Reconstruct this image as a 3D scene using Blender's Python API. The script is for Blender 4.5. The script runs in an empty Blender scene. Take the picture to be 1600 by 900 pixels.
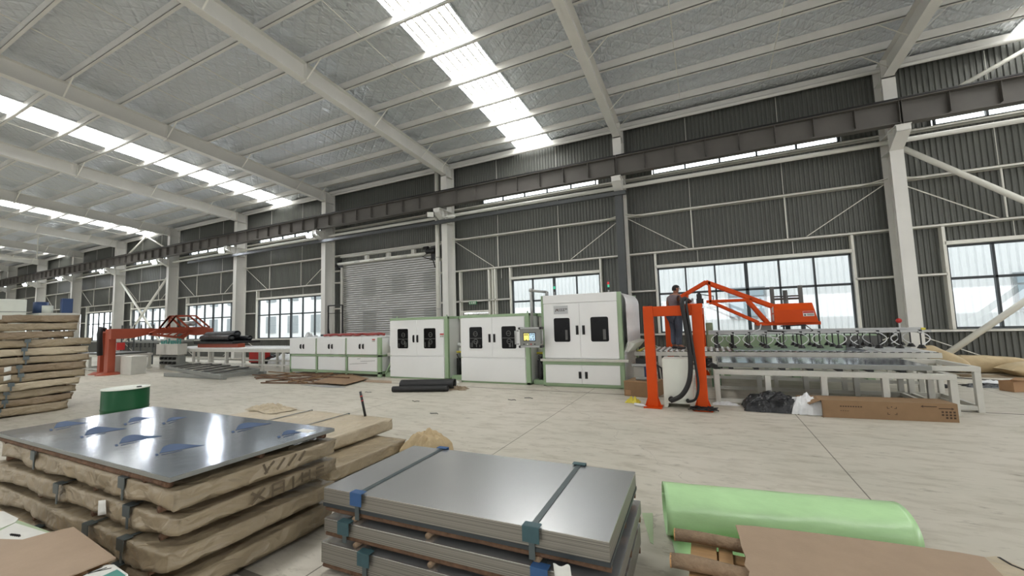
import bpy, bmesh, math, random
from mathutils import Vector, Matrix, noise
from mathutils.bvhtree import BVHTree

# ---------------------------------------------------------------- camera, sky, light, exposure
scene = bpy.context.scene
COL = scene.collection
H = 1.7                                    # eye height
ROT = ((0.900373, 0.434031, -0.030761), (-0.062858, 0.059789, -0.99623), (-0.430555, 0.898912, 0.081115))
FPX = 631.75                               # focal length in pixels of a 1600 px wide frame
cd = bpy.data.cameras.new('camera')
cd.sensor_width = 36.0
cd.lens = 36.0 * FPX / 1600.0
cd.clip_start, cd.clip_end = 0.05, 400
cam = bpy.data.objects.new('camera', cd)
COL.objects.link(cam)
r_, d_, f_ = (Vector(v) for v in ROT)
u_, b_ = -d_, -f_
cam.matrix_world = Matrix(((r_.x, u_.x, b_.x, 0), (r_.y, u_.y, b_.y, 0), (r_.z, u_.z, b_.z, H), (0, 0, 0, 1)))
scene.camera = cam

world = bpy.data.worlds.new('overcast_sky')
scene.world = world
world.use_nodes = True
bg = world.node_tree.nodes['Background']
bg.inputs['Color'].default_value = (0.98, 0.985, 1.0, 1)
bg.inputs['Strength'].default_value = 4.4
SKYLIGHT_GLOW = 9.0
FLOOD_GLOW = 260.0

vs = scene.view_settings
vs.view_transform = 'Standard'
vs.look = 'None'
vs.exposure = 0.0
vs.gamma = 1.0
vs.use_curve_mapping = False
try:
    scene.cycles.use_denoising = True
    scene.cycles.max_bounces = 10
    scene.cycles.diffuse_bounces = 6
    scene.cycles.transparent_max_bounces = 16
    scene.cycles.sample_clamp_indirect = 6.0
    scene.cycles.caustics_reflective = False
    scene.cycles.caustics_refractive = False
except Exception:
    pass


def ray(px, py):
    v = Vector(((px - 800) / FPX, (py - 450) / FPX, 1))
    return Vector([sum(ROT[i][k] * v[i] for i in range(3)) for k in range(3)])


def at(px, py, Y):
    d = ray(px, py)
    t = Y / d.y
    return Vector((d.x * t, Y, H + d.z * t))


def fl(px, py, z=0.0):
    d = ray(px, py)
    t = (z - H) / d.z
    return Vector((d.x * t, d.y * t, z))


def atx(px, py, X):
    d = ray(px, py)
    t = X / d.x
    return Vector((X, d.y * t, H + d.z * t))


# ---------------------------------------------------------------- mesh helpers
class MB:
    """collects quads, bars and tubes in world coordinates; build() links them as ONE mesh object"""

    def __init__(self):
        self.v, self.f, self.m = [], [], []
        self.mi = 0

    def poly(self, pts):
        n = len(self.v)
        self.v += [tuple(p) for p in pts]
        self.f.append(tuple(range(n, n + len(pts))))
        self.m.append(self.mi)
        return self

    def _faces(self, n, faces):
        for f in faces:
            self.f.append(tuple(n + i for i in f))
            self.m.append(self.mi)

    def hexa(self, c):
        n = len(self.v)
        self.v += [tuple(p) for p in c]
        self._faces(n, ((3, 2, 1, 0), (4, 5, 6, 7), (0, 1, 5, 4), (1, 2, 6, 5), (2, 3, 7, 6), (3, 0, 4, 7)))
        return self

    def box(self, x0, x1, y0, y1, z0, z1):
        return self.hexa(((x0, y0, z0), (x1, y0, z0), (x1, y1, z0), (x0, y1, z0), (x0, y0, z1), (x1, y0, z1), (x1, y1, z1), (x0, y1, z1)))

    def bar(self, p, q, w, h=None, up=(0, 0, 1)):
        """rectangular bar, w across, h along up"""
        p, q = Vector(p), Vector(q)
        h = h or w
        d = (q - p).normalized()
        s = d.cross(Vector(up))
        if s.length < 1e-4:
            s = d.cross(Vector((1, 0, 0)))
        s.normalize()
        t = s.cross(d).normalized()
        s, t = s * w / 2, t * h / 2
        return self.hexa((p - s - t, p + s - t, p + s + t, p - s + t, q - s - t, q + s - t, q + s + t, q - s + t))

    def tube(self, pts, r, n=10, cap=True):
        pts = [Vector(p) for p in pts]
        rr = r if isinstance(r, (list, tuple)) else [r] * len(pts)
        base = len(self.v)
        prev = None
        for i, p in enumerate(pts):
            a = pts[max(i - 1, 0)]
            b = pts[min(i + 1, len(pts) - 1)]
            d = (b - a).normalized()
            if prev is None:
                s = d.cross(Vector((0, 0, 1)))
                if s.length < 1e-3:
                    s = d.cross(Vector((1, 0, 0)))
            else:
                s = prev - d * prev.dot(d)
                if s.length < 1e-5:
                    s = d.cross(Vector((0, 0, 1)))
            s.normalize()
            prev = s
            t = d.cross(s)
            for k in range(n):
                an = 2 * math.pi * k / n
                self.v.append(tuple(p + (s * math.cos(an) + t * math.sin(an)) * rr[i]))
        for i in range(len(pts) - 1):
            for k in range(n):
                a, b = base + i * n + k, base + i * n + (k + 1) % n
                self.f.append((a, b, b + n, a + n))
                self.m.append(self.mi)
        if cap:
            self.f.append(tuple(base + k for k in reversed(range(n))))
            self.m.append(self.mi)
            e = base + (len(pts) - 1) * n
            self.f.append(tuple(e + k for k in range(n)))
            self.m.append(self.mi)
        return self

    def lathe(self, cx, cy, prof, n=24):
        base = len(self.v)
        for r, z in prof:
            for k in range(n):
                a = 2 * math.pi * k / n
                self.v.append((cx + r * math.cos(a), cy + r * math.sin(a), z))
        for i in range(len(prof) - 1):
            for k in range(n):
                a, b = base + i * n + k, base + i * n + (k + 1) % n
                self.f.append((a, b, b + n, a + n))
                self.m.append(self.mi)
        self.f.append(tuple(base + k for k in reversed(range(n))))
        self.m.append(self.mi)
        e = base + (len(prof) - 1) * n
        self.f.append(tuple(e + k for k in range(n)))
        self.m.append(self.mi)
        return self

    def prism(self, pts, ext):
        """polygon pts (3d) extruded by vector ext"""
        ext = Vector(ext)
        n = len(self.v)
        k = len(pts)
        self.v += [tuple(p) for p in pts] + [tuple(Vector(p) + ext) for p in pts]
        self._faces(n, [tuple(reversed(range(k))), tuple(range(k, 2 * k))] + [(i, (i + 1) % k, (i + 1) % k + k, i + k) for i in range(k)])
        return self

    def ball(self, c, r, n=10, sz=1.0):
        c = Vector(c)
        prof = [(max(r * math.sin(math.pi * i / n), 0.0005), c.z - r * sz * math.cos(math.pi * i / n)) for i in range(n + 1)]
        return self.lathe(c.x, c.y, prof, n * 2)

    def grid(self, fn, nu, nv):
        base = len(self.v)
        for j in range(nv + 1):
            for i in range(nu + 1):
                self.v.append(tuple(fn(i / nu, j / nv)))
        for j in range(nv):
            for i in range(nu):
                a = base + j * (nu + 1) + i
                self.f.append((a, a + 1, a + nu + 2, a + nu + 1))
                self.m.append(self.mi)
        return self

    def build(self, name, mat, parent=None, smooth=False, bevel=0.0, local=False, recalc=True, solid=0.0, sub=0):
        me = bpy.data.meshes.new(name)
        vs_ = self.v
        root = parent
        while root is not None and root.parent is not None:
            root = root.parent
        if root is not None and not local:
            inv = (Matrix.Translation(root.location) @ root.rotation_euler.to_matrix().to_4x4()).inverted()
            vs_ = [tuple(inv @ Vector(v)) for v in vs_]
        me.from_pydata(vs_, [], self.f)
        mats = mat if isinstance(mat, (list, tuple)) else [mat]
        for m_ in mats:
            me.materials.append(m_)
        if len(mats) > 1:
            me.polygons.foreach_set('material_index', self.m)
        if recalc:
            b = bmesh.new()
            b.from_mesh(me)
            bmesh.ops.recalc_face_normals(b, faces=b.faces)
            b.to_mesh(me)
            b.free()
        if smooth:
            me.polygons.foreach_set('use_smooth', [True] * len(me.polygons))
        me.update()
        o = bpy.data.objects.new(name, me)
        COL.objects.link(o)
        if parent is not None:
            o.parent = parent
        if solid:
            md = o.modifiers.new('solid', 'SOLIDIFY')
            md.thickness = solid
            md.offset = 0
        if sub:
            md = o.modifiers.new('sub', 'SUBSURF')
            md.levels = md.render_levels = sub
        if bevel:
            md = o.modifiers.new('bevel', 'BEVEL')
            md.width = bevel
            md.segments = 2
            md.limit_method = 'ANGLE'
            md.angle_limit = math.radians(40)
        return o


def tag(o, label=None, cat=None, group=None, kind=None):
    if label:
        o['label'] = label
    if cat:
        o['category'] = cat
    if group:
        o['group'] = group
    if kind:
        o['kind'] = kind
    return o


def thing(name, label, cat, loc=(0, 0, 0), rotz=0.0, group=None):
    o = bpy.data.objects.new(name, None)
    o.empty_display_size = 0.2
    COL.objects.link(o)
    o.location = loc
    o.rotation_euler = (0, 0, rotz)
    return tag(o, label, cat, group)


TRIM = [0]


def struct(mb, name, mat, label=None, parent=None, **k):
    if name == 'trim':
        TRIM[0] += 1
        name = 'trim_%d' % TRIM[0]
    o = mb.build(name, mat, parent, **k)
    if parent is None:
        tag(o, label, None, None, 'structure')
    return o


def dup(root, loc, rotz=None, label=None, group=None):
    """a copy of a thing with copies of its parts and their sub-parts (mesh data shared)"""
    r = root.copy()
    COL.objects.link(r)
    r.location = loc
    if rotz is not None:
        r.rotation_euler = (0, 0, rotz)
    if label:
        r['label'] = label
    if group:
        r['group'] = group
    for ch in list(root.children):
        c = ch.copy()
        COL.objects.link(c)
        c.parent = r
        for g in list(ch.children):
            d = g.copy()
            COL.objects.link(d)
            d.parent = c
    return r


# ---------------------------------------------------------------- materials
def lin(c):
    return tuple((x / 255 / 12.92) if x / 255 <= 0.04045 else ((x / 255 + 0.055) / 1.055) ** 2.4 for x in c) + (1,)


def M(name, rgb, rough=0.5, metal=0.0, var=0.12, vs=3.0, bump=0.0, bs=30.0, stretch=(1, 1, 1), spec=0.5, rvar=0.0, coat=0.0):
    """principled material; colour mottled by noise, optional noise bump, optional roughness variation"""
    m = bpy.data.materials.new(name)
    m.use_nodes = True
    nt = m.node_tree
    N, L = nt.nodes, nt.links
    p = N['Principled BSDF']
    p.inputs['Roughness'].default_value = rough
    p.inputs['Metallic'].default_value = metal
    p.inputs['Specular IOR Level'].default_value = spec
    if coat:
        p.inputs['Coat Weight'].default_value = coat
    c = lin(rgb)
    tc = N.new('ShaderNodeTexCoord')
    mp = N.new('ShaderNodeMapping')
    mp.inputs['Scale'].default_value = stretch
    L.new(tc.outputs['Object'], mp.inputs['Vector'])
    if var:
        nz = N.new('ShaderNodeTexNoise')
        nz.inputs['Scale'].default_value = vs
        nz.inputs['Detail'].default_value = 5
        nz.inputs['Roughness'].default_value = 0.62
        L.new(mp.outputs['Vector'], nz.inputs['Vector'])
        rp = N.new('ShaderNodeValToRGB')
        rp.color_ramp.elements[0].position = 0.28
        rp.color_ramp.elements[1].position = 0.72
        rp.color_ramp.elements[0].color = tuple(x * (1 - var) for x in c[:3]) + (1,)
        rp.color_ramp.elements[1].color = tuple(min(1, x * (1 + var)) for x in c[:3]) + (1,)
        L.new(nz.outputs['Fac'], rp.inputs['Fac'])
        L.new(rp.outputs['Color'], p.inputs['Base Color'])
        if rvar:
            mr = N.new('ShaderNodeMapRange')
            mr.inputs['To Min'].default_value = max(0.02, rough - rvar)
            mr.inputs['To Max'].default_value = min(1, rough + rvar)
            L.new(nz.outputs['Fac'], mr.inputs['Value'])
            L.new(mr.outputs['Result'], p.inputs['Roughness'])
    else:
        p.inputs['Base Color'].default_value = c
    if bump:
        n2 = N.new('ShaderNodeTexNoise')
        n2.inputs['Scale'].default_value = bs
        n2.inputs['Detail'].default_value = 4
        L.new(mp.outputs['Vector'], n2.inputs['Vector'])
        bp = N.new('ShaderNodeBump')
        bp.inputs['Strength'].default_value = min(1, bump)
        bp.inputs['Distance'].default_value = 0.02
        L.new(n2.outputs['Fac'], bp.inputs['Height'])
        L.new(bp.outputs['Normal'], p.inputs['Normal'])
    m['principled'] = 1
    return m


def glow(name, rgb, strength):
    m = bpy.data.materials.new(name)
    m.use_nodes = True
    p = m.node_tree.nodes['Principled BSDF']
    p.inputs['Base Color'].default_value = lin(rgb)
    p.inputs['Emission Color'].default_value = lin(rgb)
    p.inputs['Emission Strength'].default_value = strength
    return m


def glass(name, tint=(235, 242, 242), refl=0.10):
    m = bpy.data.materials.new(name)
    m.use_nodes = True
    nt = m.node_tree
    N, L = nt.nodes, nt.links
    N.remove(N['Principled BSDF'])
    t = N.new('ShaderNodeBsdfTransparent')
    t.inputs['Color'].default_value = lin(tint)
    g = N.new('ShaderNodeBsdfGlossy')
    g.inputs['Roughness'].default_value = 0.03
    mx = N.new('ShaderNodeMixShader')
    mx.inputs['Fac'].default_value = refl
    L.new(t.outputs[0], mx.inputs[1])
    L.new(g.outputs[0], mx.inputs[2])
    L.new(mx.outputs[0], N['Material Output'].inputs['Surface'])
    return m


def floor_material():
    m = bpy.data.materials.new('concrete_floor')
    m.use_nodes = True
    nt = m.node_tree
    N, L = nt.nodes, nt.links
    p = N['Principled BSDF']
    tc = N.new('ShaderNodeTexCoord')
    sx = N.new('ShaderNodeSeparateXYZ')
    L.new(tc.outputs['Object'], sx.inputs[0])

    def noise_(scale, detail, st=(1, 1, 1)):
        mp = N.new('ShaderNodeMapping')
        mp.inputs['Scale'].default_value = st
        L.new(tc.outputs['Object'], mp.inputs['Vector'])
        n = N.new('ShaderNodeTexNoise')
        n.inputs['Scale'].default_value = scale
        n.inputs['Detail'].default_value = detail
        n.inputs['Roughness'].default_value = 0.65
        L.new(mp.outputs['Vector'], n.inputs['Vector'])
        return n.outputs['Fac']

    def math_(op, a, b=None, clamp=False):
        n = N.new('ShaderNodeMath')
        n.operation = op
        n.use_clamp = clamp
        for i, x in enumerate((a, b)):
            if x is None:
                continue
            if isinstance(x, (int, float)):
                n.inputs[i].default_value = x
            else:
                L.new(x, n.inputs[i])
        return n.outputs[0]

    def ramp(fac, stops):
        r = N.new('ShaderNodeValToRGB')
        e = r.color_ramp.elements
        e[0].position, e[0].color = stops[0][0], lin(stops[0][1])
        e[1].position, e[1].color = stops[-1][0], lin(stops[-1][1])
        for q, c in stops[1:-1]:
            k = e.new(q)
            k.color = lin(c)
        L.new(fac, r.inputs['Fac'])
        return r.outputs['Color']

    def mix(mode, fac, a, b):
        n = N.new('ShaderNodeMix')
        n.data_type = 'RGBA'
        n.blend_type = mode
        if isinstance(fac, (int, float)):
            n.inputs[0].default_value = fac
        else:
            L.new(fac, n.inputs[0])
        for i, x in ((6, a), (7, b)):
            if isinstance(x, tuple):
                n.inputs[i].default_value = x
            else:
                L.new(x, n.inputs[i])
        return n.outputs[2]

    base = ramp(noise_(0.35, 6), [(0.3, (184, 181, 168)), (0.5, (197, 192, 179)), (0.7, (207, 201, 190))])
    streak = ramp(noise_(3.0, 9, (0.65, 2.0, 1)), [(0.30, (188, 182, 170)), (0.52, (255, 255, 255)), (0.75, (255, 255, 255))])
    c = mix('MULTIPLY', 0.5, base, streak)
    dirt = ramp(noise_(7.0, 9, (0.6, 1.5, 1)), [(0.30, (120, 112, 100)), (0.42, (255, 255, 255)), (0.8, (255, 255, 255))])
    c = mix('MULTIPLY', 0.45, c, dirt)

    def joints(axis, step, off, w):
        a = math_('ADD', sx.outputs[axis], 1000 * step - off + step / 2)
        a = math_('MODULO', a, step)
        a = math_('SUBTRACT', a, step / 2)
        a = math_('ABSOLUTE', a)
        a = math_('LESS_THAN', a, w)
        return a
    j = math_('ADD', joints(0, 3.81, 1.22, 0.006), joints(1, 7.4, 9.25, 0.03), True)
    c = mix('MIX', math_('MULTIPLY', j, 0.75), c, lin((72, 66, 58)))
    # fine wandering cracks
    vo = N.new('ShaderNodeTexVoronoi')
    vo.feature = 'DISTANCE_TO_EDGE'
    vo.inputs['Scale'].default_value = 0.16
    nzv = N.new('ShaderNodeTexNoise')
    nzv.inputs['Scale'].default_value = 1.3
    nzv.inputs['Detail'].default_value = 6
    L.new(tc.outputs['Object'], nzv.inputs['Vector'])
    add = N.new('ShaderNodeVectorMath')
    add.operation = 'MULTIPLY_ADD'
    L.new(nzv.outputs['Color'], add.inputs[0])
    add.inputs[1].default_value = (1.2, 1.2, 0)
    L.new(tc.outputs['Object'], add.inputs[2])
    L.new(add.outputs[0], vo.inputs['Vector'])
    cr = math_('LESS_THAN', vo.outputs['Distance'], 0.0011)
    c = mix('MIX', math_('MULTIPLY', cr, 0.22), c, lin((90, 84, 74)))
    L.new(c, p.inputs['Base Color'])
    rr = N.new('ShaderNodeMapRange')
    rr.inputs['To Min'].default_value = 0.55
    rr.inputs['To Max'].default_value = 0.75
    p.inputs['Specular IOR Level'].default_value = 0.3
    L.new(noise_(1.1, 6), rr.inputs['Value'])
    L.new(rr.outputs['Result'], p.inputs['Roughness'])
    bp = N.new('ShaderNodeBump')
    bp.inputs['Strength'].default_value = 0.18
    bp.inputs['Distance'].default_value = 0.01
    L.new(noise_(18, 8, (0.7, 1.6, 1)), bp.inputs['Height'])
    L.new(bp.outputs['Normal'], p.inputs['Normal'])
    return m


def foil_material():
    """silver insulation foil under the roof sheets: soft sheen, wrinkles and the diamond of the wire mesh"""
    m = bpy.data.materials.new('roof_foil')
    m.use_nodes = True
    nt = m.node_tree
    N, L = nt.nodes, nt.links
    p = N['Principled BSDF']
    p.inputs['Base Color'].default_value = lin((216, 221, 226))
    p.inputs['Metallic'].default_value = 0.4
    p.inputs['Roughness'].default_value = 0.38
    tc = N.new('ShaderNodeTexCoord')
    hs = []
    for sc, st, rot, amp in ((1.0, (5.0, 1.1, 1), 0.22, 1.6), (1.0, (9.0, 2.4, 1), -0.15, 0.8), (1.6, (1.0, 1.0, 1), 0.3, 0.8)):
        mp = N.new('ShaderNodeMapping')
        mp.inputs['Scale'].default_value = st
        mp.inputs['Rotation'].default_value = (0, 0, rot)
        L.new(tc.outputs['Object'], mp.inputs['Vector'])
        n = N.new('ShaderNodeTexNoise')
        n.inputs['Scale'].default_value = sc
        n.inputs['Detail'].default_value = 2
        n.inputs['Distortion'].default_value = 0.5
        L.new(mp.outputs['Vector'], n.inputs['Vector'])
        s = N.new('ShaderNodeMath')
        s.operation = 'SUBTRACT'
        s.inputs[1].default_value = 0.5
        L.new(n.outputs['Fac'], s.inputs[0])
        ab = N.new('ShaderNodeMath')
        ab.operation = 'ABSOLUTE'
        L.new(s.outputs[0], ab.inputs[0])
        ml = N.new('ShaderNodeMath')
        ml.operation = 'MULTIPLY'
        ml.inputs[1].default_value = amp * 2
        L.new(ab.outputs[0], ml.inputs[0])
        hs.append(ml.outputs[0])
    for ang in (0.95, -0.95):
        mp = N.new('ShaderNodeMapping')
        mp.inputs['Rotation'].default_value = (0, 0, ang)
        L.new(tc.outputs['Object'], mp.inputs['Vector'])
        w = N.new('ShaderNodeTexWave')
        w.inputs['Scale'].default_value = 1.05
        w.inputs['Distortion'].default_value = 0.6
        L.new(mp.outputs['Vector'], w.inputs['Vector'])
        rp = N.new('ShaderNodeValToRGB')
        rp.color_ramp.elements[0].position = 0.0
        rp.color_ramp.elements[1].position = 0.22
        L.new(w.outputs['Fac'], rp.inputs['Fac'])
        ml = N.new('ShaderNodeMath')
        ml.operation = 'MULTIPLY'
        ml.inputs[1].default_value = 0.35
        L.new(rp.outputs['Color'], ml.inputs[0])
        hs.append(ml.outputs[0])
    acc = hs[0]
    for h in hs[1:]:
        a = N.new('ShaderNodeMath')
        a.operation = 'ADD'
        L.new(acc, a.inputs[0])
        L.new(h, a.inputs[1])
        acc = a.outputs[0]
    bp = N.new('ShaderNodeBump')
    bp.inputs['Strength'].default_value = 0.75
    bp.inputs['Distance'].default_value = 0.075
    L.new(acc, bp.inputs['Height'])
    L.new(bp.outputs['Normal'], p.inputs['Normal'])
    return m


def kraft_material(name, rgb, rough=0.40):
    """waxed wrapping paper: sharp creases and soft crinkles"""
    m = M(name, rgb, rough, 0, 0.10, 3.0)
    nt = m.node_tree
    N, L = nt.nodes, nt.links
    p = N['Principled BSDF']
    tc = N.new('ShaderNodeTexCoord')
    wn = N.new('ShaderNodeTexNoise')
    wn.inputs['Scale'].default_value = 2.5
    L.new(tc.outputs['Object'], wn.inputs['Vector'])
    wa = N.new('ShaderNodeVectorMath')
    wa.operation = 'MULTIPLY_ADD'
    L.new(wn.outputs['Color'], wa.inputs[0])
    wa.inputs[1].default_value = (0.35, 0.35, 0.35)
    L.new(tc.outputs['Object'], wa.inputs[2])
    hs = []
    for sc, st, w in ((4.0, (0.7, 0.7, 2.2), 1.0), (11.0, (0.8, 0.8, 1.4), 0.45)):
        mp = N.new('ShaderNodeMapping')
        mp.inputs['Scale'].default_value = st
        mp.inputs['Rotation'].default_value = (0.3, 0.4, 0.2)
        L.new(wa.outputs[0], mp.inputs['Vector'])
        v = N.new('ShaderNodeTexVoronoi')
        v.feature = 'F1'
        v.distance = 'MANHATTAN'
        v.inputs['Scale'].default_value = sc
        L.new(mp.outputs['Vector'], v.inputs['Vector'])
        ml = N.new('ShaderNodeMath')
        ml.operation = 'MULTIPLY'
        ml.inputs[1].default_value = w
        L.new(v.outputs['Distance'], ml.inputs[0])
        hs.append(ml.outputs[0])
    ad = N.new('ShaderNodeMath')
    ad.operation = 'ADD'
    L.new(hs[0], ad.inputs[0])
    L.new(hs[1], ad.inputs[1])
    bp = N.new('ShaderNodeBump')
    bp.inputs['Strength'].default_value = 0.7
    bp.inputs['Distance'].default_value = 0.03
    L.new(ad.outputs[0], bp.inputs['Height'])
    L.new(bp.outputs['Normal'], p.inputs['Normal'])
    return m


def layered_steel(name, rgb):
    """edges of many thin sheets lying on one another"""
    m = M(name, rgb, rough=0.45, metal=0.55, var=0.1, vs=4)
    nt = m.node_tree
    N, L = nt.nodes, nt.links
    p = N['Principled BSDF']
    tc = N.new('ShaderNodeTexCoord')
    sp = N.new('ShaderNodeSeparateXYZ')
    L.new(tc.outputs['Object'], sp.inputs[0])
    n = N.new('ShaderNodeTexNoise')
    n.noise_dimensions = '1D'
    n.inputs['Scale'].default_value = 160
    n.inputs['Detail'].default_value = 3
    L.new(sp.outputs['Z'], n.inputs['W'])
    r = N.new('ShaderNodeValToRGB')
    r.color_ramp.elements[0].position = 0.35
    r.color_ramp.elements[1].position = 0.62
    c = lin(rgb)
    r.color_ramp.elements[0].color = tuple(x * 0.55 for x in c[:3]) + (1,)
    r.color_ramp.elements[1].color = tuple(x * 1.1 for x in c[:3]) + (1,)
    L.new(n.outputs['Fac'], r.inputs['Fac'])
    L.new(r.outputs['Color'], p.inputs['Base Color'])
    return m


MAT = dict(
    floor=floor_material(), foil=foil_material(),
    sheet=M('wall_sheet', (98, 100, 95), 0.42, 0.1, 0.06, 1.2),
    white=M('white_steel', (222, 221, 216), 0.45, 0, 0.04, 1.5),
    strut=M('white_paint', (232, 231, 222), 0.4, 0, 0.03, 2),
    girder=M('girder_paint', (98, 95, 91), 0.6, 0, 0.10, 1.5),
    black=M('black_plastic', (22, 22, 23), 0.4, 0, 0.1),
    rubber=M('black_rubber', (26, 26, 27), 0.55, 0, 0.15, 8),
    frame=M('window_frame', (52, 58, 62), 0.4, 0, 0.05),
    tray=M('cable_tray', (74, 77, 78), 0.5, 0.2, 0.06),
    machine=M('machine_white', (234, 235, 234), 0.33, 0, 0.02, 1.5),
    green=M('machine_green', (152, 176, 142), 0.4, 0, 0.05, 3),
    dgreen=M('dark_green', (110, 140, 112), 0.5, 0, 0.08, 3),  # darker green of the drive motor stand
    orange=M('orange_paint', (208, 74, 12), 0.5, 0, 0.06, 2.5, spec=0.25),
    dorange=M('rust_orange_paint', (160, 72, 46), 0.42, 0, 0.08, 2.5),
    grey=M('grey_paint', (198, 197, 189), 0.45, 0, 0.07, 3),
    mgrey=M('mid_grey_paint', (134, 136, 132), 0.45, 0.1, 0.08, 3),
    dgrey=M('dark_grey_steel', (92, 92, 90), 0.45, 0.4, 0.1, 3),
    alu=M('aluminium', (172, 173, 172), 0.38, 0.7, 0.05, 6),
    roller=M('roller_steel', (232, 233, 232), 0.35, 0.2, 0.05, 6),
    steel=M('sheet_steel', (228, 229, 230), 0.27, 0.85, 0.03, 0.8, bump=0.03, bs=1.3),
    layers=layered_steel('sheet_edges', (150, 146, 138)),
    film=M('film_covered_steel', (158, 166, 176), 0.13, 0.7, 0.05, 2, bump=0.10, bs=2.6),
    blueprint=M('blue_print', (40, 70, 108), 0.6, 0.0, 0.1, 9),
    kraft=kraft_material('kraft_paper', (152, 138, 114)),
    kraftd=kraft_material('kraft_paper_brown', (138, 121, 98)),
    kraftl=kraft_material('kraft_paper_pale', (184, 171, 147), 0.5),
    card=M('cardboard', (164, 128, 94), 0.75, 0, 0.06, 6, bump=0.08, bs=60),
    cardd=M('cardboard_dark', (138, 110, 80), 0.75, 0, 0.08, 6),
    hard=M('hardboard', (168, 146, 124), 0.6, 0, 0.05, 8, bump=0.06, bs=90),
    wood=M('raw_timber', (176, 140, 98), 0.7, 0, 0.18, 9, bump=0.3, bs=30, stretch=(0.25, 3, 3)),
    bark=M('red_bark', (106, 80, 60), 0.85, 0, 0.35, 14, bump=0.9, bs=26),
    barkg=M('grey_bark', (146, 124, 100), 0.85, 0, 0.25, 14, bump=0.8, bs=26),
    endgrain=M('cut_wood', (196, 152, 104), 0.7, 0, 0.25, 30),
    strap=M('steel_strap', (92, 102, 104), 0.4, 0.5, 0.1),
    guard=M('edge_guard', (56, 86, 92), 0.45, 0, 0.12, 20),
    guardb=M('blue_edge_guard', (50, 88, 134), 0.45, 0, 0.12, 20),
    paper=M('white_paper', (222, 222, 216), 0.7, 0, 0.05, 8, bump=0.1, bs=20),
    ink=M('black_ink', (40, 38, 36), 0.7, 0, 0.05),
    inkb=M('brown_ink', (70, 52, 36), 0.8, 0, 0.1),
    stamp=M('faded_stamp', (98, 86, 68), 0.6, 0, 0.2, 12),
    red=M('red_paint', (188, 42, 38), 0.45, 0, 0.05),
    dred=M('crane_red', (120, 34, 34), 0.5, 0, 0.08),
    hose=M('brick_red_hose', (150, 62, 56), 0.5, 0, 0.12, 8),
    blue=M('motor_blue', (52, 74, 114), 0.4, 0, 0.08),
    yellow=M('yellow_paint', (216, 202, 70), 0.45, 0, 0.06),
    teal=M('teal_fitting', (70, 140, 130), 0.4, 0, 0.1),
    drum=M('drum_green', (12, 74, 40), 0.4, 0, 0.06, 4, spec=0.3),
    lid=M('drum_lid', (222, 226, 216), 0.4, 0, 0.04),
    mint=M('pale_green_film', (184, 224, 168), 0.2, 0, 0.07, 5, bump=0.25, bs=7, stretch=(0.6, 1.6, 1.6)),
    mintd=M('dull_green_film', (168, 188, 150), 0.4, 0, 0.07, 5),
    bag=M('buff_sack', (186, 166, 130), 0.6, 0, 0.10, 6, bump=0.35, bs=24),
    plastic=M('white_plastic_film', (226, 228, 230), 0.3, 0, 0.06, 6, bump=0.5, bs=14),
    blackfilm=M('black_plastic_film', (30, 31, 34), 0.25, 0, 0.2, 6, bump=0.6, bs=14),
    shutter=M('shutter_slats', (150, 150, 144), 0.42, 0.15, 0.03, 1.5),
    skin=M('skin', (150, 104, 82), 0.55, 0, 0.06, 20),
    shirt=M('polo_shirt', (110, 100, 104), 0.85, 0, 0.10, 14, bump=0.3, bs=40),
    jeans=M('dark_jeans', (78, 84, 98), 0.85, 0, 0.12, 14, bump=0.3, bs=40),
    hair=M('black_hair', (24, 21, 20), 0.6, 0, 0.2, 60, bump=0.6, bs=120),
    shoe=M('dark_shoe', (34, 33, 34), 0.6, 0, 0.1),
    glass=glass('window_glass'),
    dglass=M('dark_glass', (14, 15, 15), 0.25, 0, 0.2, 2, spec=0.15),
    outwall=M('outside_sheet', (236, 238, 240), 0.6, 0, 0.02, 1),
    outglass=M('outside_glass', (170, 186, 196), 0.15, 0, 0.05, 1),
    ground=M('outside_ground', (178, 176, 170), 0.8, 0, 0.1, 0.5),
    outgrey=M('outside_grey', (150, 156, 160), 0.7, 0, 0.05, 1),
    exit=glow('exit_sign_face', (84, 140, 104), 0.06),
    screen=glow('screen_blue', (178, 206, 224), 0.7),
    screeny=glow('screen_yellow', (232, 222, 120), 0.7),
    sky=glow('skylight_panel', (250, 250, 250), SKYLIGHT_GLOW),
    flood=glow('floodlight_lens', (240, 246, 255), FLOOD_GLOW),
    lampg=glow('green_beacon', (60, 190, 150), 0.4),
    lampr=glow('red_beacon', (210, 60, 60), 0.3),
)

# ================================================================ THE HALL
BAY = 7.585
CX = [5.02 - BAY * k for k in range(-1, 11)]          # column lines, right to left: 12.6, 5.02, -2.57 ... -70.8
CX_R, CX_L = CX[0], CX[-1]
XR, XL = 30.0, -79.0
YW = 15.32                                            # back wall sheet
SLOPE, Z0, YE, YRIDGE, YFAR = 0.084, 9.0, 15.1, -9.0, -24.0
PURLIN_Y = [14.09, 12.85, 11.6, 10.29, 8.95, 7.6, 6.23, 4.9, 3.55, 2.2, 0.85, -0.5, -1.85, -3.2, -4.55, -5.9, -7.25, -8.6]


def deck(y):
    return Z0 + SLOPE * (YE - y) if y >= YRIDGE else Z0 + SLOPE * (YE - YRIDGE) - SLOPE * (YRIDGE - y)


# floor
mb = MB()
mb.poly(((XL - 6, YFAR - 4, 0), (XR + 9, YFAR - 4, 0), (XR + 9, YW + 0.3, 0), (XL - 6, YW + 0.3, 0)))
struct(mb, 'floor', MAT['floor'], 'pale concrete floor with thin saw-cut joints')

# openings of the back wall
WINS = {}                                             # bay index -> (x0, x1)
SHUT = (-17.0, -11.05, 0.0, 5.0)


def bay(i):                                           # bay i lies left of column line i
    return CX[i + 1], CX[i]


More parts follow.
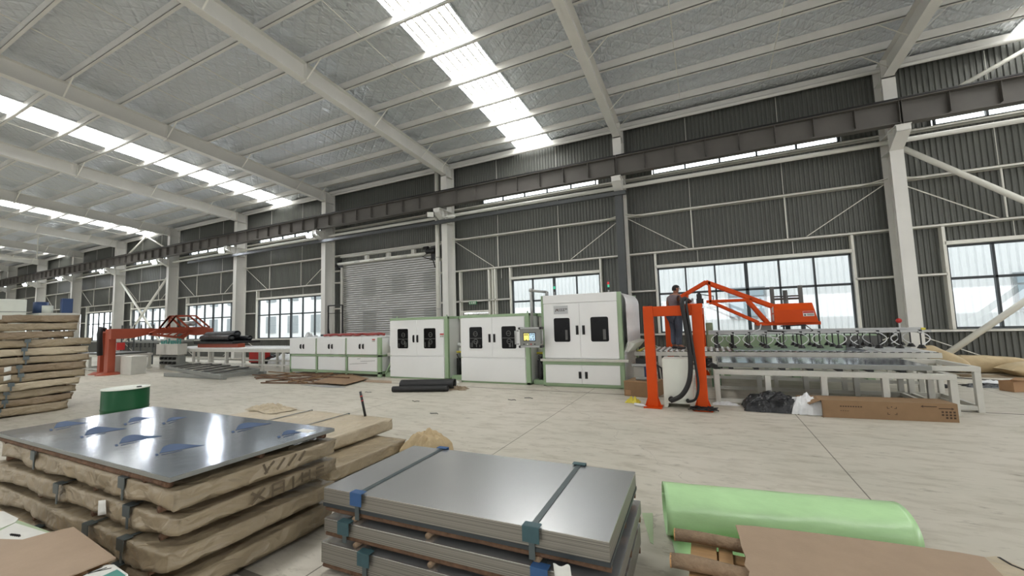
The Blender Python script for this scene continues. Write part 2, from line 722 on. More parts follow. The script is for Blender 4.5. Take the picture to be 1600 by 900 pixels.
win_spans = [(6.06, 11.6), (-1.5, 3.97), (-7.27, -3.57), None]
for i in range(4, 11):
    a, b = bay(i)
    win_spans.append((a + 1.2, b - 0.55))
strip_spans = []
for i in range(0, 11):
    a, b = bay(i)
    strip_spans.append(None if i == 3 else (a + 1.1, b - 1.05))
strip_spans[2] = (-8.6, -3.55)
openings = []
for s in win_spans:
    if s:
        openings.append((s[0], s[1], 1.12, 3.40))
for s in strip_spans:
    if s:
        openings.append((s[0], s[1], 6.83, 7.62))
openings.append(SHUT)
PDOOR = (-9.72, -8.42, 0.0, 2.12)
openings.append(PDOOR)


def corrugated(x0, x1, y, z0, z1, holes, pitch=0.125, depth=0.028):
    mb = MB()
    n = int((x1 - x0) / pitch)
    for k in range(n):
        xa = x0 + k * pitch
        xs = (xa, xa + pitch * 0.28, xa + pitch * 0.42, xa + pitch * 0.86, xa + pitch)
        ys = (y + depth, y + depth, y, y, y + depth)
        xc = xa + pitch / 2
        cuts = sorted((h[2], h[3]) for h in holes if h[0] < xc < h[1])
        segs, z = [], z0
        for a, b in cuts:
            if a > z + 0.01:
                segs.append((z, a))
            z = max(z, b)
        if z < z1:
            segs.append((z, z1))
        for a, b in segs:
            base = len(mb.v)
            for zz in (a, b):
                for q in range(5):
                    mb.v.append((xs[q], ys[q], zz))
            for q in range(4):
                mb.f.append((base + q, base + q + 1, base + q + 6, base + q + 5))
                mb.m.append(0)
    return mb


struct(corrugated(XL, XR, YW, 0.0, 9.02, openings), 'wall_back', MAT['sheet'], 'dark grey corrugated sheet wall behind the columns', recalc=False)
mb = MB()
mb.box(XL - 0.2, XL, YFAR, YW, 0, 11.2)
struct(mb, 'wall_left', MAT['sheet'], 'far end wall of the hall')

mb = MB()
mb.box(XR + 0.02, XR + 0.2, YFAR, -8.0, 0, 11.2)
mb.box(XR + 0.02, XR + 0.2, 12.0, YW, 0, 11.2)
mb.box(XR + 0.02, XR + 0.2, -8.0, 12.0, 7.0, 11.2)  # unseen opening, added so daylight brightens the right-facing sides
struct(mb, 'wall_right', MAT['sheet'], 'dark end wall with a wide opening added to let in light, outside the view')
mb = MB()
mb.box(XL, XR, YFAR - 0.2, YFAR, 0, 1.1)
mb.box(XL, XR, YFAR - 0.2, YFAR, 3.6, 9.9)  # long band left open below, added for fill light from behind
struct(mb, 'wall_front', MAT['sheet'], 'dark long wall behind the camera')

# roof deck with foil: gently sagging between the purlins, open at the skylights
SKY = []
for i in (0, 2, 4, 6, 8, 10):
    a, b = bay(i)
    off = {2: 3.36, 4: 2.72}.get(i, 2.8)
    SKY.append((a + off, a + off + 1.5))
SKY.append((CX[0] + BAY + 2.8, CX[0] + BAY + 4.3))
mb = MB()
xcuts = sorted([XL, XR] + [x for s in SKY for x in s])
ylines = [YE + 0.3] + PURLIN_Y + [YRIDGE]
random.seed(3)
for xa, xb in zip(xcuts[:-1], xcuts[1:]):
    if any(abs(xa - s[0]) < 1e-6 for s in SKY):
        continue
    nx = max(2, int((xb - xa) / 0.24))
    for ya, yb in zip(ylines[:-1], ylines[1:]):
        def fn(u, v, xa=xa, xb=xb, ya=ya, yb=yb):
            x, y = xa + (xb - xa) * u, ya + (yb - ya) * v
            w = math.sin(math.pi * v)
            n = noise.noise(Vector((x * 1.7, y * 1.2, 2.0))) * 0.022 + noise.noise(Vector((x * 5.5 + y * 2, y * 2.2, 7.0))) * 0.012
            return (x, y, deck(y) - w * (0.02 - n))
        mb.grid(fn, nx, 6)
for xa, xb in zip(xcuts[:-1], xcuts[1:]):
    if any(abs(xa - s[0]) < 1e-6 for s in SKY):
        continue
    mb.poly(((xa, YRIDGE, deck(YRIDGE)), (xb, YRIDGE, deck(YRIDGE)), (xb, YFAR, deck(YFAR)), (xa, YFAR, deck(YFAR))))
struct(mb, 'ceiling', MAT['foil'], 'underside of the roof lined with crinkled silver insulation foil', smooth=True)

# skylights: ribbed translucent sheets with the wire mesh below
WN = [0]
SKYNAMES = ['beyond the column nearest the camera', 'above the white machines', 'over the far bay with the window', 'over a distant bay', 'over a more distant bay', 'over the farthest bay', 'outside the view']
for si, (xa, xb) in enumerate(SKY):
    WN[0] += 1
    mb = MB()
    n = 12
    for k in range(n):
        x0_, x1_ = xa + (xb - xa) * k / n, xa + (xb - xa) * (k + 1) / n
        rib = 0.035 if k % 2 == 0 else 0.0
        rb2 = 0.035 if k % 2 else 0.0
        for ya, yb in zip(ylines, ylines[1:] + [YFAR]):
            mb.poly(((x0_, ya, deck(ya) + 0.02 + rib), (x1_, ya, deck(ya) + 0.02 + rb2), (x1_, yb, deck(yb) + 0.02 + rb2), (x0_, yb, deck(yb) + 0.02 + rib)))
    o = struct(mb, 'window_%d' % WN[0], MAT['sky'], 'strip of bright ribbed skylight sheets ' + SKYNAMES[si], recalc=False)
    w = MB()
    for k in range(1, n, 2):
        x = xa + (xb - xa) * k / n
        w.bar((x, ylines[0], deck(ylines[0]) - 0.005), (x, YRIDGE, deck(YRIDGE) - 0.005), 0.045, 0.006)
    y = 15.0
    while y > -8:
        for sgn in (1, -1):
            p0 = (xa if sgn > 0 else xb, y, deck(y) - 0.02)
            p1 = (xb if sgn > 0 else xa, y - 0.9, deck(y - 0.9) - 0.02)
            w.bar(p0, p1, 0.018, 0.006)
        y -= 0.45
    w.build('wire_mesh', MAT['strut'], o)
    e = MB()
    for x in (xa - 0.03, xb + 0.03):
        e.bar((x, ylines[0], deck(ylines[0]) - 0.02), (x, YRIDGE, deck(YRIDGE) - 0.02), 0.05, 0.05)
    e.build('edge_roll', MAT['foil'], o)

# purlins (Z sections) with sag rods
for i, y in enumerate(PURLIN_Y):
    mb = MB()
    z = deck(y) - 0.012
    c = SLOPE
    mb.hexa([(x, y + dy, z + dz - c * dy) for x, dy, dz in ((XL, 0, -0.25), (XR, 0, -0.25), (XR, 0.012, -0.25), (XL, 0.012, -0.25), (XL, 0, 0), (XR, 0, 0), (XR, 0.012, 0), (XL, 0.012, 0))])
    mb.box(XL, XR, y, y + 0.075, z - 0.256, z - 0.244)
    mb.box(XL, XR, y, y + 0.012, z - 0.244, z - 0.225)
    o = struct(mb, 'trim', MAT['white'], 'roof purlin number %d counted from the eaves' % (i + 1))
    if i + 1 < len(PURLIN_Y):
        y2 = PURLIN_Y[i + 1]
        s = MB()
        for k in range(11):
            a, b = bay(k)
            for q in ((0.29, 0.62) if k % 2 else (0.30,)):
                x = a + (b - a) * q
                s.tube(((x, y, z - 0.2), (x, y2, deck(y2) - 0.21)), 0.011, 6)
        s.build('sag_rod', MAT['strut'], o)
# eave strut and gutter edge
mb = MB()
mb.box(XL, XR, 15.02, 15.12, 8.72, 8.93)
mb.tube(((XL, 15.0, 8.70), (XR, 15.0, 8.70)), 0.06, 10)
struct(mb, 'trim', MAT['white'], 'white eaves strut along the top of the wall', bevel=0.01)

# columns, brackets, rafters
COLNAME = ['just outside the view', 'second from the orange gantry, wide and nearest', 'behind the tall white cabinet with the cable tray', 'beside the roller shutter door and downpipe',
           'on the far side of the roller shutter door', 'between the two far windows', 'next to the far cross brace', 'on the far side of the cross brace', 'fourth beyond the shutter door', 'fifth beyond the shutter door', 'sixth beyond the shutter door', 'last before the end wall']
for i, x in enumerate(CX):
    mb = MB()
    y0, y1, w = 14.5, 15.1, 0.15
    top = 8.74
    mb.box(x - w, x + w, y0, y0 + 0.016, 0.02, top - 0.5)
    mb.box(x - w, x + w, y1 - 0.016, y1, 0.02, top + 0.15)
    mb.box(x - 0.006, x + 0.006, y0 + 0.016, y1 - 0.016, 0.02, top)
    mb.box(x - w, x + w, y0 + 0.016, y1 - 0.016, 6.59, 6.61)
    mb.box(x - w, x + w, y0 + 0.016, y1 - 0.016, 6.1, 6.12)
    o = struct(mb, 'column', MAT['white'], 'white steel H column ' + COLNAME[i])
    b = MB()
    b.box(x - 0.20, x + 0.20, y0 - 0.15, y1 + 0.1, 0.0, 0.025)
    b.build('base_plate', MAT['white'], o)
    k = MB()                                           # crane bracket
    k.prism(((x - 0.008, y0, 6.59), (x - 0.008, y0 - 0.56, 6.59), (x - 0.008, y0 - 0.56, 6.44), (x - 0.008, y0, 6.12)), (0.016, 0, 0))
    k.box(x - 0.17, x + 0.17, y0 - 0.57, y0, 6.595, 6.615)
    k.hexa(((x - 0.15, y0 - 0.57, 6.42), (x + 0.15, y0 - 0.57, 6.42), (x + 0.15, y0, 6.10), (x - 0.15, y0, 6.10),
            (x - 0.15, y0 - 0.57, 6.44), (x + 0.15, y0 - 0.57, 6.44), (x + 0.15, y0, 6.12), (x - 0.15, y0, 6.12)))
    k.box(x - 0.15, x + 0.15, y0 - 0.57, y0 - 0.555, 6.43, 6.60)
    k.box(x - 0.13, x + 0.13, y0 - 0.30, y0 - 0.285, 6.30, 6.60)
    k.build('bracket', MAT['white'], o)
    # rafter
    r = MB()
    ya, yb, yc = 14.86, YRIDGE, YFAR

    def zt(y):
        return deck(y) - 0.27

    def zb(y):
        return deck(y) - 0.80
    for p, q in ((ya, yb), (yb, yc)):
        for zf, t in ((zt, -0.014), (zb, 0.014)):
            r.hexa([(x + sx * 0.125, y, zf(y) + dz) for sx, y, dz in ((-1, p, 0), (1, p, 0), (1, q, 0), (-1, q, 0), (-1, p, t), (1, p, t), (1, q, t), (-1, q, t))])
        r.hexa([(x + sx * 0.005, y, z) for sx, y, z in ((-1, p, zb(p)), (1, p, zb(p)), (1, q, zb(q)), (-1, q, zb(q)), (-1, p, zt(p)), (1, p, zt(p)), (1, q, zt(q)), (-1, q, zt(q)))])
    r.box(x - 0.15, x + 0.15, 14.50, 15.1, 8.20, 8.225)
    r.box(x - 0.15, x + 0.15, 14.50, 14.516, 8.2, 8.75)
    for yy in (7.6, 1.6):
        r.box(x - 0.125, x + 0.125, yy - 0.015, yy + 0.015, zb(yy) - 0.05, zt(yy))
    ro = struct(r, 'roof_beam', MAT['white'], 'white rafter over the column ' + COLNAME[i])
    f = MB()
    for j, y in enumerate(PURLIN_Y):
        if j % 2 == 1 or j == 0:
            for sx in (-1, 1):
                f.bar((x + sx * 0.1, y, zb(y) + 0.02), (x + sx * 0.72, y + 0.03, deck(y) - 0.22), 0.04, 0.006)
    f.build('fly_brace', MAT['strut'], ro)

# girts, posts, sill rails
def girt(x0, x1, z, label, h=0.075):
    mb = MB()
    mb.box(x0, x1, 15.1, 15.3, z - h / 2, z - h / 2 + 0.012)
    mb.box(x0, x1, 15.1, 15.112, z - h / 2, z + h / 2)
    mb.box(x0, x1, 15.1, 15.3, z + h / 2 - 0.012, z + h / 2)
    return struct(mb, 'trim', MAT['strut'], label)


girt(XL, XR, 5.40, 'upper white wall rail below the crane beam')
girt(XL, XR, 6.78, 'white wall rail under the strip windows')
mb = MB()
mb.tube(((XL, 14.82, 6.45), (XR, 14.82, 6.45)), 0.07, 12)
struct(mb, 'trim', MAT['strut'], 'white tube strut running from column to column under the crane beam', smooth=True)
for i in range(11):
    a, b = bay(i)
    if i == 3:
        girt(a, -17.0, 3.98, 'short wall rail left of the shutter, upper')
        girt(a, -17.0, 2.62, 'short wall rail left of the shutter, middle')
        girt(a, -17.0, 4.6, 'short wall rail left of the shutter, top')
        girt(-11.05, b, 4.6, 'short wall rail beside the shutter motor')
        girt(-11.05, b, 3.98, 'short wall rail beside the downpipe, upper')
        girt(-11.05, b, 2.62, 'short wall rail beside the downpipe, lower')
        continue
    girt(a, b, 3.98, 'white wall rail above the windows of bay %d' % (i + 1))
    girt(a, b, 1.07, 'white sill rail of bay %d' % (i + 1))
    s = win_spans[i]
    girt(a, s[0] - 0.06, 2.62, 'short wall rail left of the window of bay %d' % (i + 1))
    girt(s[1] + 0.06, b, 2.62, 'short wall rail right of the window of bay %d' % (i + 1))
    mb = MB()
    for x in (s[0] - 0.05, s[1] + 0.05):
        mb.box(x - 0.035, x + 0.035, 15.1, 15.3, 1.1, 3.94)
    mb.box(s[0] - 0.05, s[1] + 0.05, 15.1, 15.3, 3.42, 3.52)
    struct(mb, 'trim', MAT['strut'], 'white steel surround of the window of bay %d' % (i + 1), bevel=0.006)
    mb = MB()
    w = b - a
    for q in (0.30, 0.66):
        x = a + w * q
        mb.tube(((x, 15.16, 4.02), (x, 15.16, 5.36)), 0.022, 6)
        mb.tube(((x + 0.12, 15.2, 3.52), (x + 0.12, 15.2, 3.94)), 0.008, 6)
        mb.tube(((x, 15.22, 5.44), (x, 15.22, 6.66)), 0.008, 6)
        mb.tube(((x, 15.22, 7.65), (x, 15.22, 8.7)), 0.008, 6)
    mb.tube(((a + 0.15, 15.12, 5.32), (a + 2.1, 15.12, 4.02)), 0.016, 6)
    mb.tube(((b - 0.15, 15.12, 5.32), (b - 2.1, 15.12, 4.02)), 0.016, 6)
    mb.tube(((a + 0.15, 15.14, 1.0), (a + 2.1, 15.14, 0.1)), 0.014, 6)
    mb.tube(((b - 0.15, 15.14, 1.0), (b - 2.1, 15.14, 0.1)), 0.014, 6)
    mb.bar((a + 0.1, 14.95, 5.45), (a + 0.75, 15.15, 5.36), 0.09, 0.02)
    mb.bar((b - 0.1, 14.95, 5.45), (b - 0.75, 15.15, 5.36), 0.09, 0.02)
    struct(mb, 'trim', MAT['strut'], 'thin tie rods of the wall rails in bay %d' % (i + 1))

# personnel door frame between column and window (bay 2)
mb = MB()
for x in (-9.80, -8.34, -8.04):
    mb.box(x - 0.035, x + 0.035, 15.1, 15.3, 0, 3.94)
mb.box(-8.22, -8.15, 15.16, 15.3, 0, 3.94)
mb.box(-9.8, -8.34, 15.1, 15.3, 2.13, 2.20)
struct(mb, 'trim', MAT['strut'], 'white steel posts framing the small door beside the column', bevel=0.006)
mb = MB()
mb.box(PDOOR[0], PDOOR[1], 15.28, 15.32, 0, 2.06)
d = struct(mb, 'door_1', MAT['grey'], 'grey personnel door behind the white machines', bevel=0.005)
mb = MB()
mb.bar((-9.5, 15.25, 1.93), (-8.85, 15.25, 1.93), 0.05, 0.05)
mb.bar((-9.2, 15.24, 1.93), (-8.9, 15.2, 2.04), 0.02, 0.03)
mb.build('door_closer', MAT['mgrey'], d)
mb = MB()
mb.box(-9.30, -8.92, 15.02, 15.08, 2.46, 2.60)
e = tag(mb.build('exit_sign', MAT['exit'], None, bevel=0.01), 'small green exit sign on the rail over the personnel door', 'exit sign')
mb = MB()
for x in (-9.25, -9.15, -9.06, -8.98):
    mb.box(x - 0.02, x + 0.02, 15.014, 15.02, 2.49, 2.57)
mb.build('lettering', MAT['white'], e)

# windows
def window(x0, x1, z0, z1, n, rows, label, hi=None):
    WN[0] += 1
    f = MB()
    t = 0.045
    y0, y1 = 15.2, 15.29
    f.box(x0, x1, y0, y1, z0, z0 + t)
    f.box(x0, x1, y0, y1, z1 - t, z1)
    f.box(x0, x0 + t, y0, y1, z0, z1)
    f.box(x1 - t, x1, y0, y1, z0, z1)
    for k in range(1, n):
        x = x0 + (x1 - x0) * k / n
        tt = 0.05 if k == n // 2 and rows > 1 else 0.026
        f.box(x - tt, x + tt, y0, y1, z0, z1)
    if rows > 1:
        zm = z0 + (z1 - z0) * 0.60
        f.box(x0, x1, y0, y1, zm - 0.035, zm + 0.035)
    o = struct(f, 'window_%d' % WN[0], MAT['frame'], label, bevel=0.004)
    g = MB()
    g.poly(((x0, 15.25, z0), (x1, 15.25, z0), (x1, 15.25, z1), (x0, 15.25, z1)))
    g.build('pane', MAT['glass'], o)
    return o


WNAME = ['beside the diagonal tubes', 'behind the orange gantry', 'behind the tallest white cabinet', None, 'beyond the shutter door', 'next beyond, one column farther', 'behind the far cross brace',
         'past the far cross brace', 'in the distance', 'farther in the distance', 'farthest away']
for i, s in enumerate(win_spans):
    if s:
        window(s[0], s[1], 1.12, 3.40, 4 if i == 2 else 6, 2, 'dark framed window ' + WNAME[i])
for i, s in enumerate(strip_spans):
    if s:
        window(s[0], s[1], 6.83, 7.62, 5, 1, 'narrow strip window under the crane beam in bay %d' % (i + 1))

# roller shutter
mb = MB()
n = 44
for k in range(n):
    z = 0.05 + k * 4.85 / n
    h = 4.85 / n
    mb.prism(((SHUT[0], 15.16, z), (SHUT[0], 15.12, z + h * 0.25), (SHUT[0], 15.12, z + h * 0.7), (SHUT[0], 15.16, z + h * 0.92), (SHUT[0], 15.18, z + h * 0.92), (SHUT[0], 15.18, z)), (SHUT[1] - SHUT[0], 0, 0))
sh = struct(mb, 'door_2', MAT['shutter'], 'closed grey steel roller shutter door')
mb = MB()
for x in (SHUT[0] - 0.06, SHUT[1] + 0.06):
    mb.box(x - 0.07, x + 0.07, 15.06, 15.2, 0, 4.75)
mb.build('guide_rail', MAT['grey'], sh)
mb = MB()
mb.tube(((SHUT[0] - 0.25, 15.0, 4.93), (SHUT[1] + 0.2, 15.0, 4.93)), 0.075, 12)
mb.build('roller_tube', MAT['strut'], sh, smooth=True)
mb = MB()
for q in (0.2, 0.37, 0.54, 0.71):
    x = SHUT[0] + (SHUT[1] - SHUT[0]) * q
    mb.box(x - 0.17, x + 0.17, 14.9, 14.925, 4.86, 4.95)
for q in (0.28, 0.52, 0.78):
    x = SHUT[0] + (SHUT[1] - SHUT[0]) * q
    mb.box(x - 0.09, x + 0.09, 15.05, 15.2, 5.0, 5.22)
mb.build('hanger', MAT['grey'], sh)
mb = MB()
mb.prism(((SHUT[0] - 0.2, 14.95, 5.1), (SHUT[0] - 0.2, 14.95, 4.72), (SHUT[0] - 0.2, 15.2, 4.55), (SHUT[0] - 0.2, 15.2, 5.2)), (0.02, 0, 0))
mb.box(SHUT[0] - 0.35, SHUT[0] - 0.2, 14.9, 15.1, 4.78, 4.92)
mb.build('end_bracket', MAT['black'], sh)
mb = MB()
mb.tube(((-11.35, 14.8, 4.98), (-10.85, 14.8, 4.98)), 0.12, 12)
mb.tube(((-11.55, 14.85, 5.15), (-11.3, 14.85, 5.15)), 0.08, 10)
mb.box(-11.15, -10.85, 14.85, 15.15, 4.6, 5.2)
mb.tube(((-11.2, 14.75, 4.9), (-11.55, 14.75, 4.75), (-11.0, 14.8, 4.55), (-10.95, 14.9, 4.2)), 0.025, 6)
mb.build('motor', MAT['black'], sh)
mb = MB()
girt(SHUT[0] - 0.2, SHUT[1] + 0.5, 5.32, 'white header rail over the roller shutter')

# downpipe beside the shutter
mb = MB()
mb.tube(((-10.72, 14.78, 0.0), (-10.72, 14.78, 8.75)), 0.10, 16)
dp = tag(mb.build('downpipe', MAT['strut'], None, smooth=True), 'white round downpipe between shutter door and column', 'pipe')
mb = MB()
for z in (2.3, 4.6, 6.9):
    mb.tube(((-10.72, 14.78, z), (-10.72, 14.78, z + 0.06)), 0.115, 16)
mb.build('pipe_joint', MAT['grey'], dp)

# cable tray along the columns and down the third column
mb = MB()
mb.box(-30.0, -2.30, 14.26, 14.40, 6.02, 6.16)
t = tag(mb.build('cable_tray', MAT['tray'], None, bevel=0.005), 'long dark grey cable tray running along the columns below the crane beam', 'cable tray')
mb = MB()
mb.box(-2.70, -2.44, 14.30, 14.48, 0.03, 6.02)
tag(mb.build('cable_duct', MAT['tray'], None, bevel=0.005), 'upright dark grey cable duct on the column behind the tallest cabinet', 'cable duct')

# diagonal tube braces
def brace(p, q, label, r=0.075):
    mb = MB()
    mb.tube((p, q), r, 14)
    struct(mb, 'trim', MAT['strut'], label, smooth=True)


a, b = bay(0)
brace((a + 0.25, 14.8, 6.2), (b - 0.25, 14.8, 0.2), 'white tube brace falling from the nearest column')
brace((a + 0.25, 14.72, 0.15), (b - 0.25, 14.72, 6.2), 'white tube brace rising from the foot of the nearest column')
brace((a + 1.2, 14.8, 7.5), (a + 3.8, 14.8, 8.75), 'white tube brace above the crane beam near the nearest column', 0.055)
a, b = bay(6)
brace((a + 0.25, 14.8, 5.6), (b - 0.25, 14.8, 0.2), 'distant white tube brace, falling limb of the cross')
brace((a + 0.25, 14.72, 0.2), (b - 0.25, 14.72, 5.6), 'distant white tube brace, rising limb of the cross')
brace((a + 0.4, 14.8, 7.3), ((a + b) / 2, 14.8, 8.7), 'distant white upper brace, rising', 0.055)
brace(((a + b) / 2, 14.8, 8.7), (b - 0.4, 14.8, 7.3), 'distant white upper brace, falling', 0.055)

# crane girders: one per bay
GN = ['beside the diagonal tubes', 'over the orange gantry', 'over the tallest white cabinet', 'over the roller shutter door', 'first beyond the shutter door', 'second beyond the shutter door',
      'third beyond the shutter door', 'fourth beyond the shutter door', 'fifth beyond the shutter door', 'sixth beyond the shutter door', 'seventh beyond the shutter door']
for i in range(11):
    a, b = bay(i)
    a, b = a + 0.008, b - 0.008
    t = thing('crane_girder', 'dark grey crane girder with stiffeners ' + GN[i], 'crane girder', ((a + b) / 2, 14.1, 6.62), 0, 'crane girders along the columns')
    g = MB()
    g.box(a, b, 13.93, 14.27, 7.27, 7.29)
    g.box(a, b, 13.97, 14.23, 6.665, 6.685)
    g.box(a, b, 14.093, 14.107, 6.68, 7.27)
    g.build('web_and_flanges', MAT['girder'], t)
    for k in range(0, 9):
        x = a + 0.02 + (b - a - 0.04) * k / 8
        s = MB()
        s.box(x - 0.007, x + 0.007, 13.97, 14.092, 6.75 if 0 < k < 8 else 6.62, 7.27)
        s.box(x - 0.007, x + 0.007, 14.108, 14.23, 6.75 if 0 < k < 8 else 6.62, 7.27)
        s.build('stiffener', MAT['girder'], t)
    r = MB()
    r.box(a, b, 14.02, 14.18, 7.29, 7.31)
    r.box(a, b, 14.09, 14.11, 7.31, 7.36)
    r.box(a, b, 14.065, 14.135, 7.36, 7.40)
    r.build('rail', MAT['black'], t)

# floodlights on the column brackets
def floodlight(x, y, z, label, on):
    t = thing('floodlight', label, 'floodlight', (x, y, z), 0, 'floodlights under the crane beam')
    h = MB()
    ax = Vector((0.5, -0.75, -0.45)).normalized()
    s = ax.cross(Vector((0, 0, 1))).normalized()
    u = s.cross(ax)
    c = Vector((x, y, z))

    def P(a_, b_, c_):
        return c + s * a_ + u * b_ + ax * c_
    w, hh = 0.17, 0.13
    h.hexa((P(-w * .7, -hh * .7, -0.09), P(w * .7, -hh * .7, -0.09), P(w * .7, hh * .7, -0.09), P(-w * .7, hh * .7, -0.09), P(-w, -hh, 0), P(w, -hh, 0), P(w, hh, 0), P(-w, hh, 0)))
    h.build('housing', MAT['black'], t, bevel=0.01)
    l = MB()
    q = 0.8
    l.hexa((P(-w * q, -hh * q, 0), P(w * q, -hh * q, 0), P(w * q, hh * q, 0), P(-w * q, hh * q, 0), P(-w * q, -hh * q, 0.006), P(w * q, -hh * q, 0.006), P(w * q, hh * q, 0.006), P(-w * q, hh * q, 0.006)))
    l.build('lens', MAT['flood'] if on else MAT['paper'], t)
    b = MB()
    b.bar(P(-w - 0.02, 0, -0.02), P(-w - 0.02, 0, -0.2), 0.015, 0.04)
    b.bar(P(w + 0.02, 0, -0.02), P(w + 0.02, 0, -0.2), 0.015, 0.04)
    b.bar(P(-w - 0.02, 0, -0.2), P(w + 0.02, 0, -0.2), 0.04, 0.015)
    b.bar(P(0, 0, -0.2), (x - 0.05, 14.3, z - 0.05), 0.03, 0.03)
    b.build('mounting_arm', MAT['grey'], t)


FN = ['unlit floodlight on the column beside the roller shutter', 'lit floodlight on the column beyond the shutter door', 'second lit floodlight beyond the shutter door', 'third lit floodlight beyond the shutter door',
      'fourth lit floodlight beyond the shutter door', 'fifth lit floodlight beyond the shutter door', 'sixth lit floodlight, farthest away']
for k, i in enumerate(range(3, 10)):
    floodlight(CX[i] - 0.24, 13.84, 6.34, FN[k], k > 0)
mb = MB()
mb.ball((-9.36, 13.92, 6.12), 0.16, 8, 0.45)
mb.bar((-9.5, 13.92, 6.14), (-10.0, 14.15, 6.22), 0.05)
tag(mb.build('lamp_head', MAT['paper'], None, smooth=True), 'small white lamp head beside the shutter door column', 'lamp')

# distant red overhead crane
t = thing('overhead_crane', 'dark red overhead crane bridge at the far end of the hall', 'overhead crane', (-66.2, 5, 7.4))
mb = MB()
mb.box(-66.6, -65.8, -12, 13.5, 7.75, 8.2)
mb.build('bridge', MAT['dred'], t, bevel=0.01)
mb = MB()
mb.box(-67.8, -64.6, 13.95, 14.25, 7.42, 7.8)
mb.build('end_carriage', MAT['dred'], t, bevel=0.02)
mb = MB()
mb.box(-66.5, -65.9, 8.0, 9.0, 8.2, 8.5)
mb.build('trolley', MAT['black'], t)

# ---------------------------------------------------------------- outside the windows
mb = MB()
mb.poly(((XL - 30, YW + 0.31, -0.05), (XR + 40, YW + 0.31, -0.05), (XR + 40, 60, -0.05), (XL - 30, 60, -0.05)))
struct(mb, 'ground_outside', MAT['ground'], 'pale yard outside the windows')
ow = [(x, x + 1.9, 1.4, 3.1) for x in (-1.2, 9.5, 14.5, -6.2, -12.0)]
mb = corrugated(-14.0, 24.0, 23.0, 0, 9.0, [], pitch=0.24, depth=0.05)
bd = thing('neighbouring_building', 'bright white corrugated building seen through the windows', 'building', (5, 23, 0))
mb.build('wall', MAT['outwall'], bd, recalc=False)
for x0, x1, z0, z1 in [(6.4, 8.2, 1.5, 3.0), (1.0, 2.6, 1.5, 3.0), (11.0, 12.6, 1.5, 3.0), (-5.4, -3.6, 1.4, 3.0), (-8.6, -7.2, 1.4, 3.0)]:
    f = MB()
    f.box(x0, x1, 22.94, 23.0, z0, z1)
    wf = f.build('window', MAT['outgrey'], bd)
    g = MB()
    xm = (x0 + x1) / 2
    g.box(x0 + 0.08, xm - 0.03, 22.92, 22.95, z0 + 0.08, z1 - 0.5)
    g.box(xm + 0.03, x1 - 0.08, 22.92, 22.95, z0 + 0.08, z1 - 0.5)
    g.box(x0 + 0.08, x1 - 0.08, 22.92, 22.95, z1 - 0.42, z1 - 0.08)
    g.build('pane', MAT['outglass'], wf)
t = thing('far_building', 'pale neighbouring building with dark windows seen through the far windows', 'building', (-40, 27, 0))
mb = MB()
mb.box(-75, -17, 27, 28, 0, 9)
mb.build('wall', MAT['outwall'], t)
for k in range(16):
    x = -72 + k * 3.4
    mb = MB()
    mb.box(x, x + 1.5, 26.92, 27, 1.2, 2.9)
    mb.box(x, x + 1.5, 26.92, 27, 4.4, 6.0)
    mb.build('window', MAT['outgrey'], t)

# ================================================================ SHEET PACKS AND OTHER THINGS NEAR THE CAMERA
def wrap_mesh(Lx, Wy, Hz, seed, res=0.05, amp=0.012, droop=0.02):
    """kraft paper wrapped pack, local coordinates, centred, base at z=0"""
    nx, ny, nz = max(4, int(Lx / res)), max(4, int(Wy / res)), max(3, int(Hz / (res * 0.6)))
    mb = MB()
    idx = {}
    so = seed * 7.31

    def vid(i, j, k):
        key = (i, j, k)
        if key in idx:
            return idx[key]
        u, v, w = i / nx, j / ny, k / nz
        x, y, z = (u - 0.5) * Lx, (v - 0.5) * Wy, w * Hz
        p = Vector((x * 2.2 + so, y * 2.2, z * 3))
        big = noise.noise(p)
        fold = abs(noise.noise(Vector((x * 5 + so, y * 5 + 3, z * 9 + x * 3)))) ** 0.7
        d = amp * (1.2 * big + 1.0 * fold - 0.5)
        if j == 0:
            y -= d + 0.25 * amp
        if j == ny:
            y += d
        if i == 0:
            x -= d
        if i == nx:
            x += d
        if k == nz:
            z += 0.35 * d
        if k == 0:
            z += 0.2 * d
        # paper hangs between the skids and curls at the corners
        if k < nz:
            z -= droop * (0.5 + 0.5 * math.sin(x * 5.2 + so)) * (1 - w) * (1 if (i in (0, nx) or j in (0, ny)) else 0)
        e = min(i, nx - i) / nx * Lx
        g = min(j, ny - j) / ny * Wy
        if e < 0.06 and g < 0.06 and k < nz:
            x *= 0.992
            y *= 0.985
        n = len(mb.v)
        mb.v.append((x, y, z))
        idx[key] = n
        return n
    for i in range(nx):
        for j in range(ny):
            for k in (0, nz):
                mb.f.append((vid(i, j, k), vid(i + 1, j, k), vid(i + 1, j + 1, k), vid(i, j + 1, k)))
                mb.m.append(0)
    for i in range(nx):
        for k in range(nz):
            for j in (0, ny):
                mb.f.append((vid(i, j, k), vid(i + 1, j, k), vid(i + 1, j, k + 1), vid(i, j, k + 1)))
                mb.m.append(0)
    for j in range(ny):
        for k in range(nz):
            for i in (0, nx):
                mb.f.append((vid(i, j, k), vid(i, j + 1, k), vid(i, j + 1, k + 1), vid(i, j, k + 1)))
                mb.m.append(0)
    return mb


def strap_mb(x, Wy, z0, z1, off=0.008, w=0.026):
    mb = MB()
    y = Wy / 2 + off + 0.012
    mb.box(x - w / 2, x + w / 2, -y, -y + 0.004, z0, z1 + off)
    mb.box(x - w / 2, x + w / 2, y - 0.004, y, z0, z1 + off)
    mb.box(x - w / 2, x + w / 2, -y, y, z1 + off, z1 + off + 0.003)
    return mb


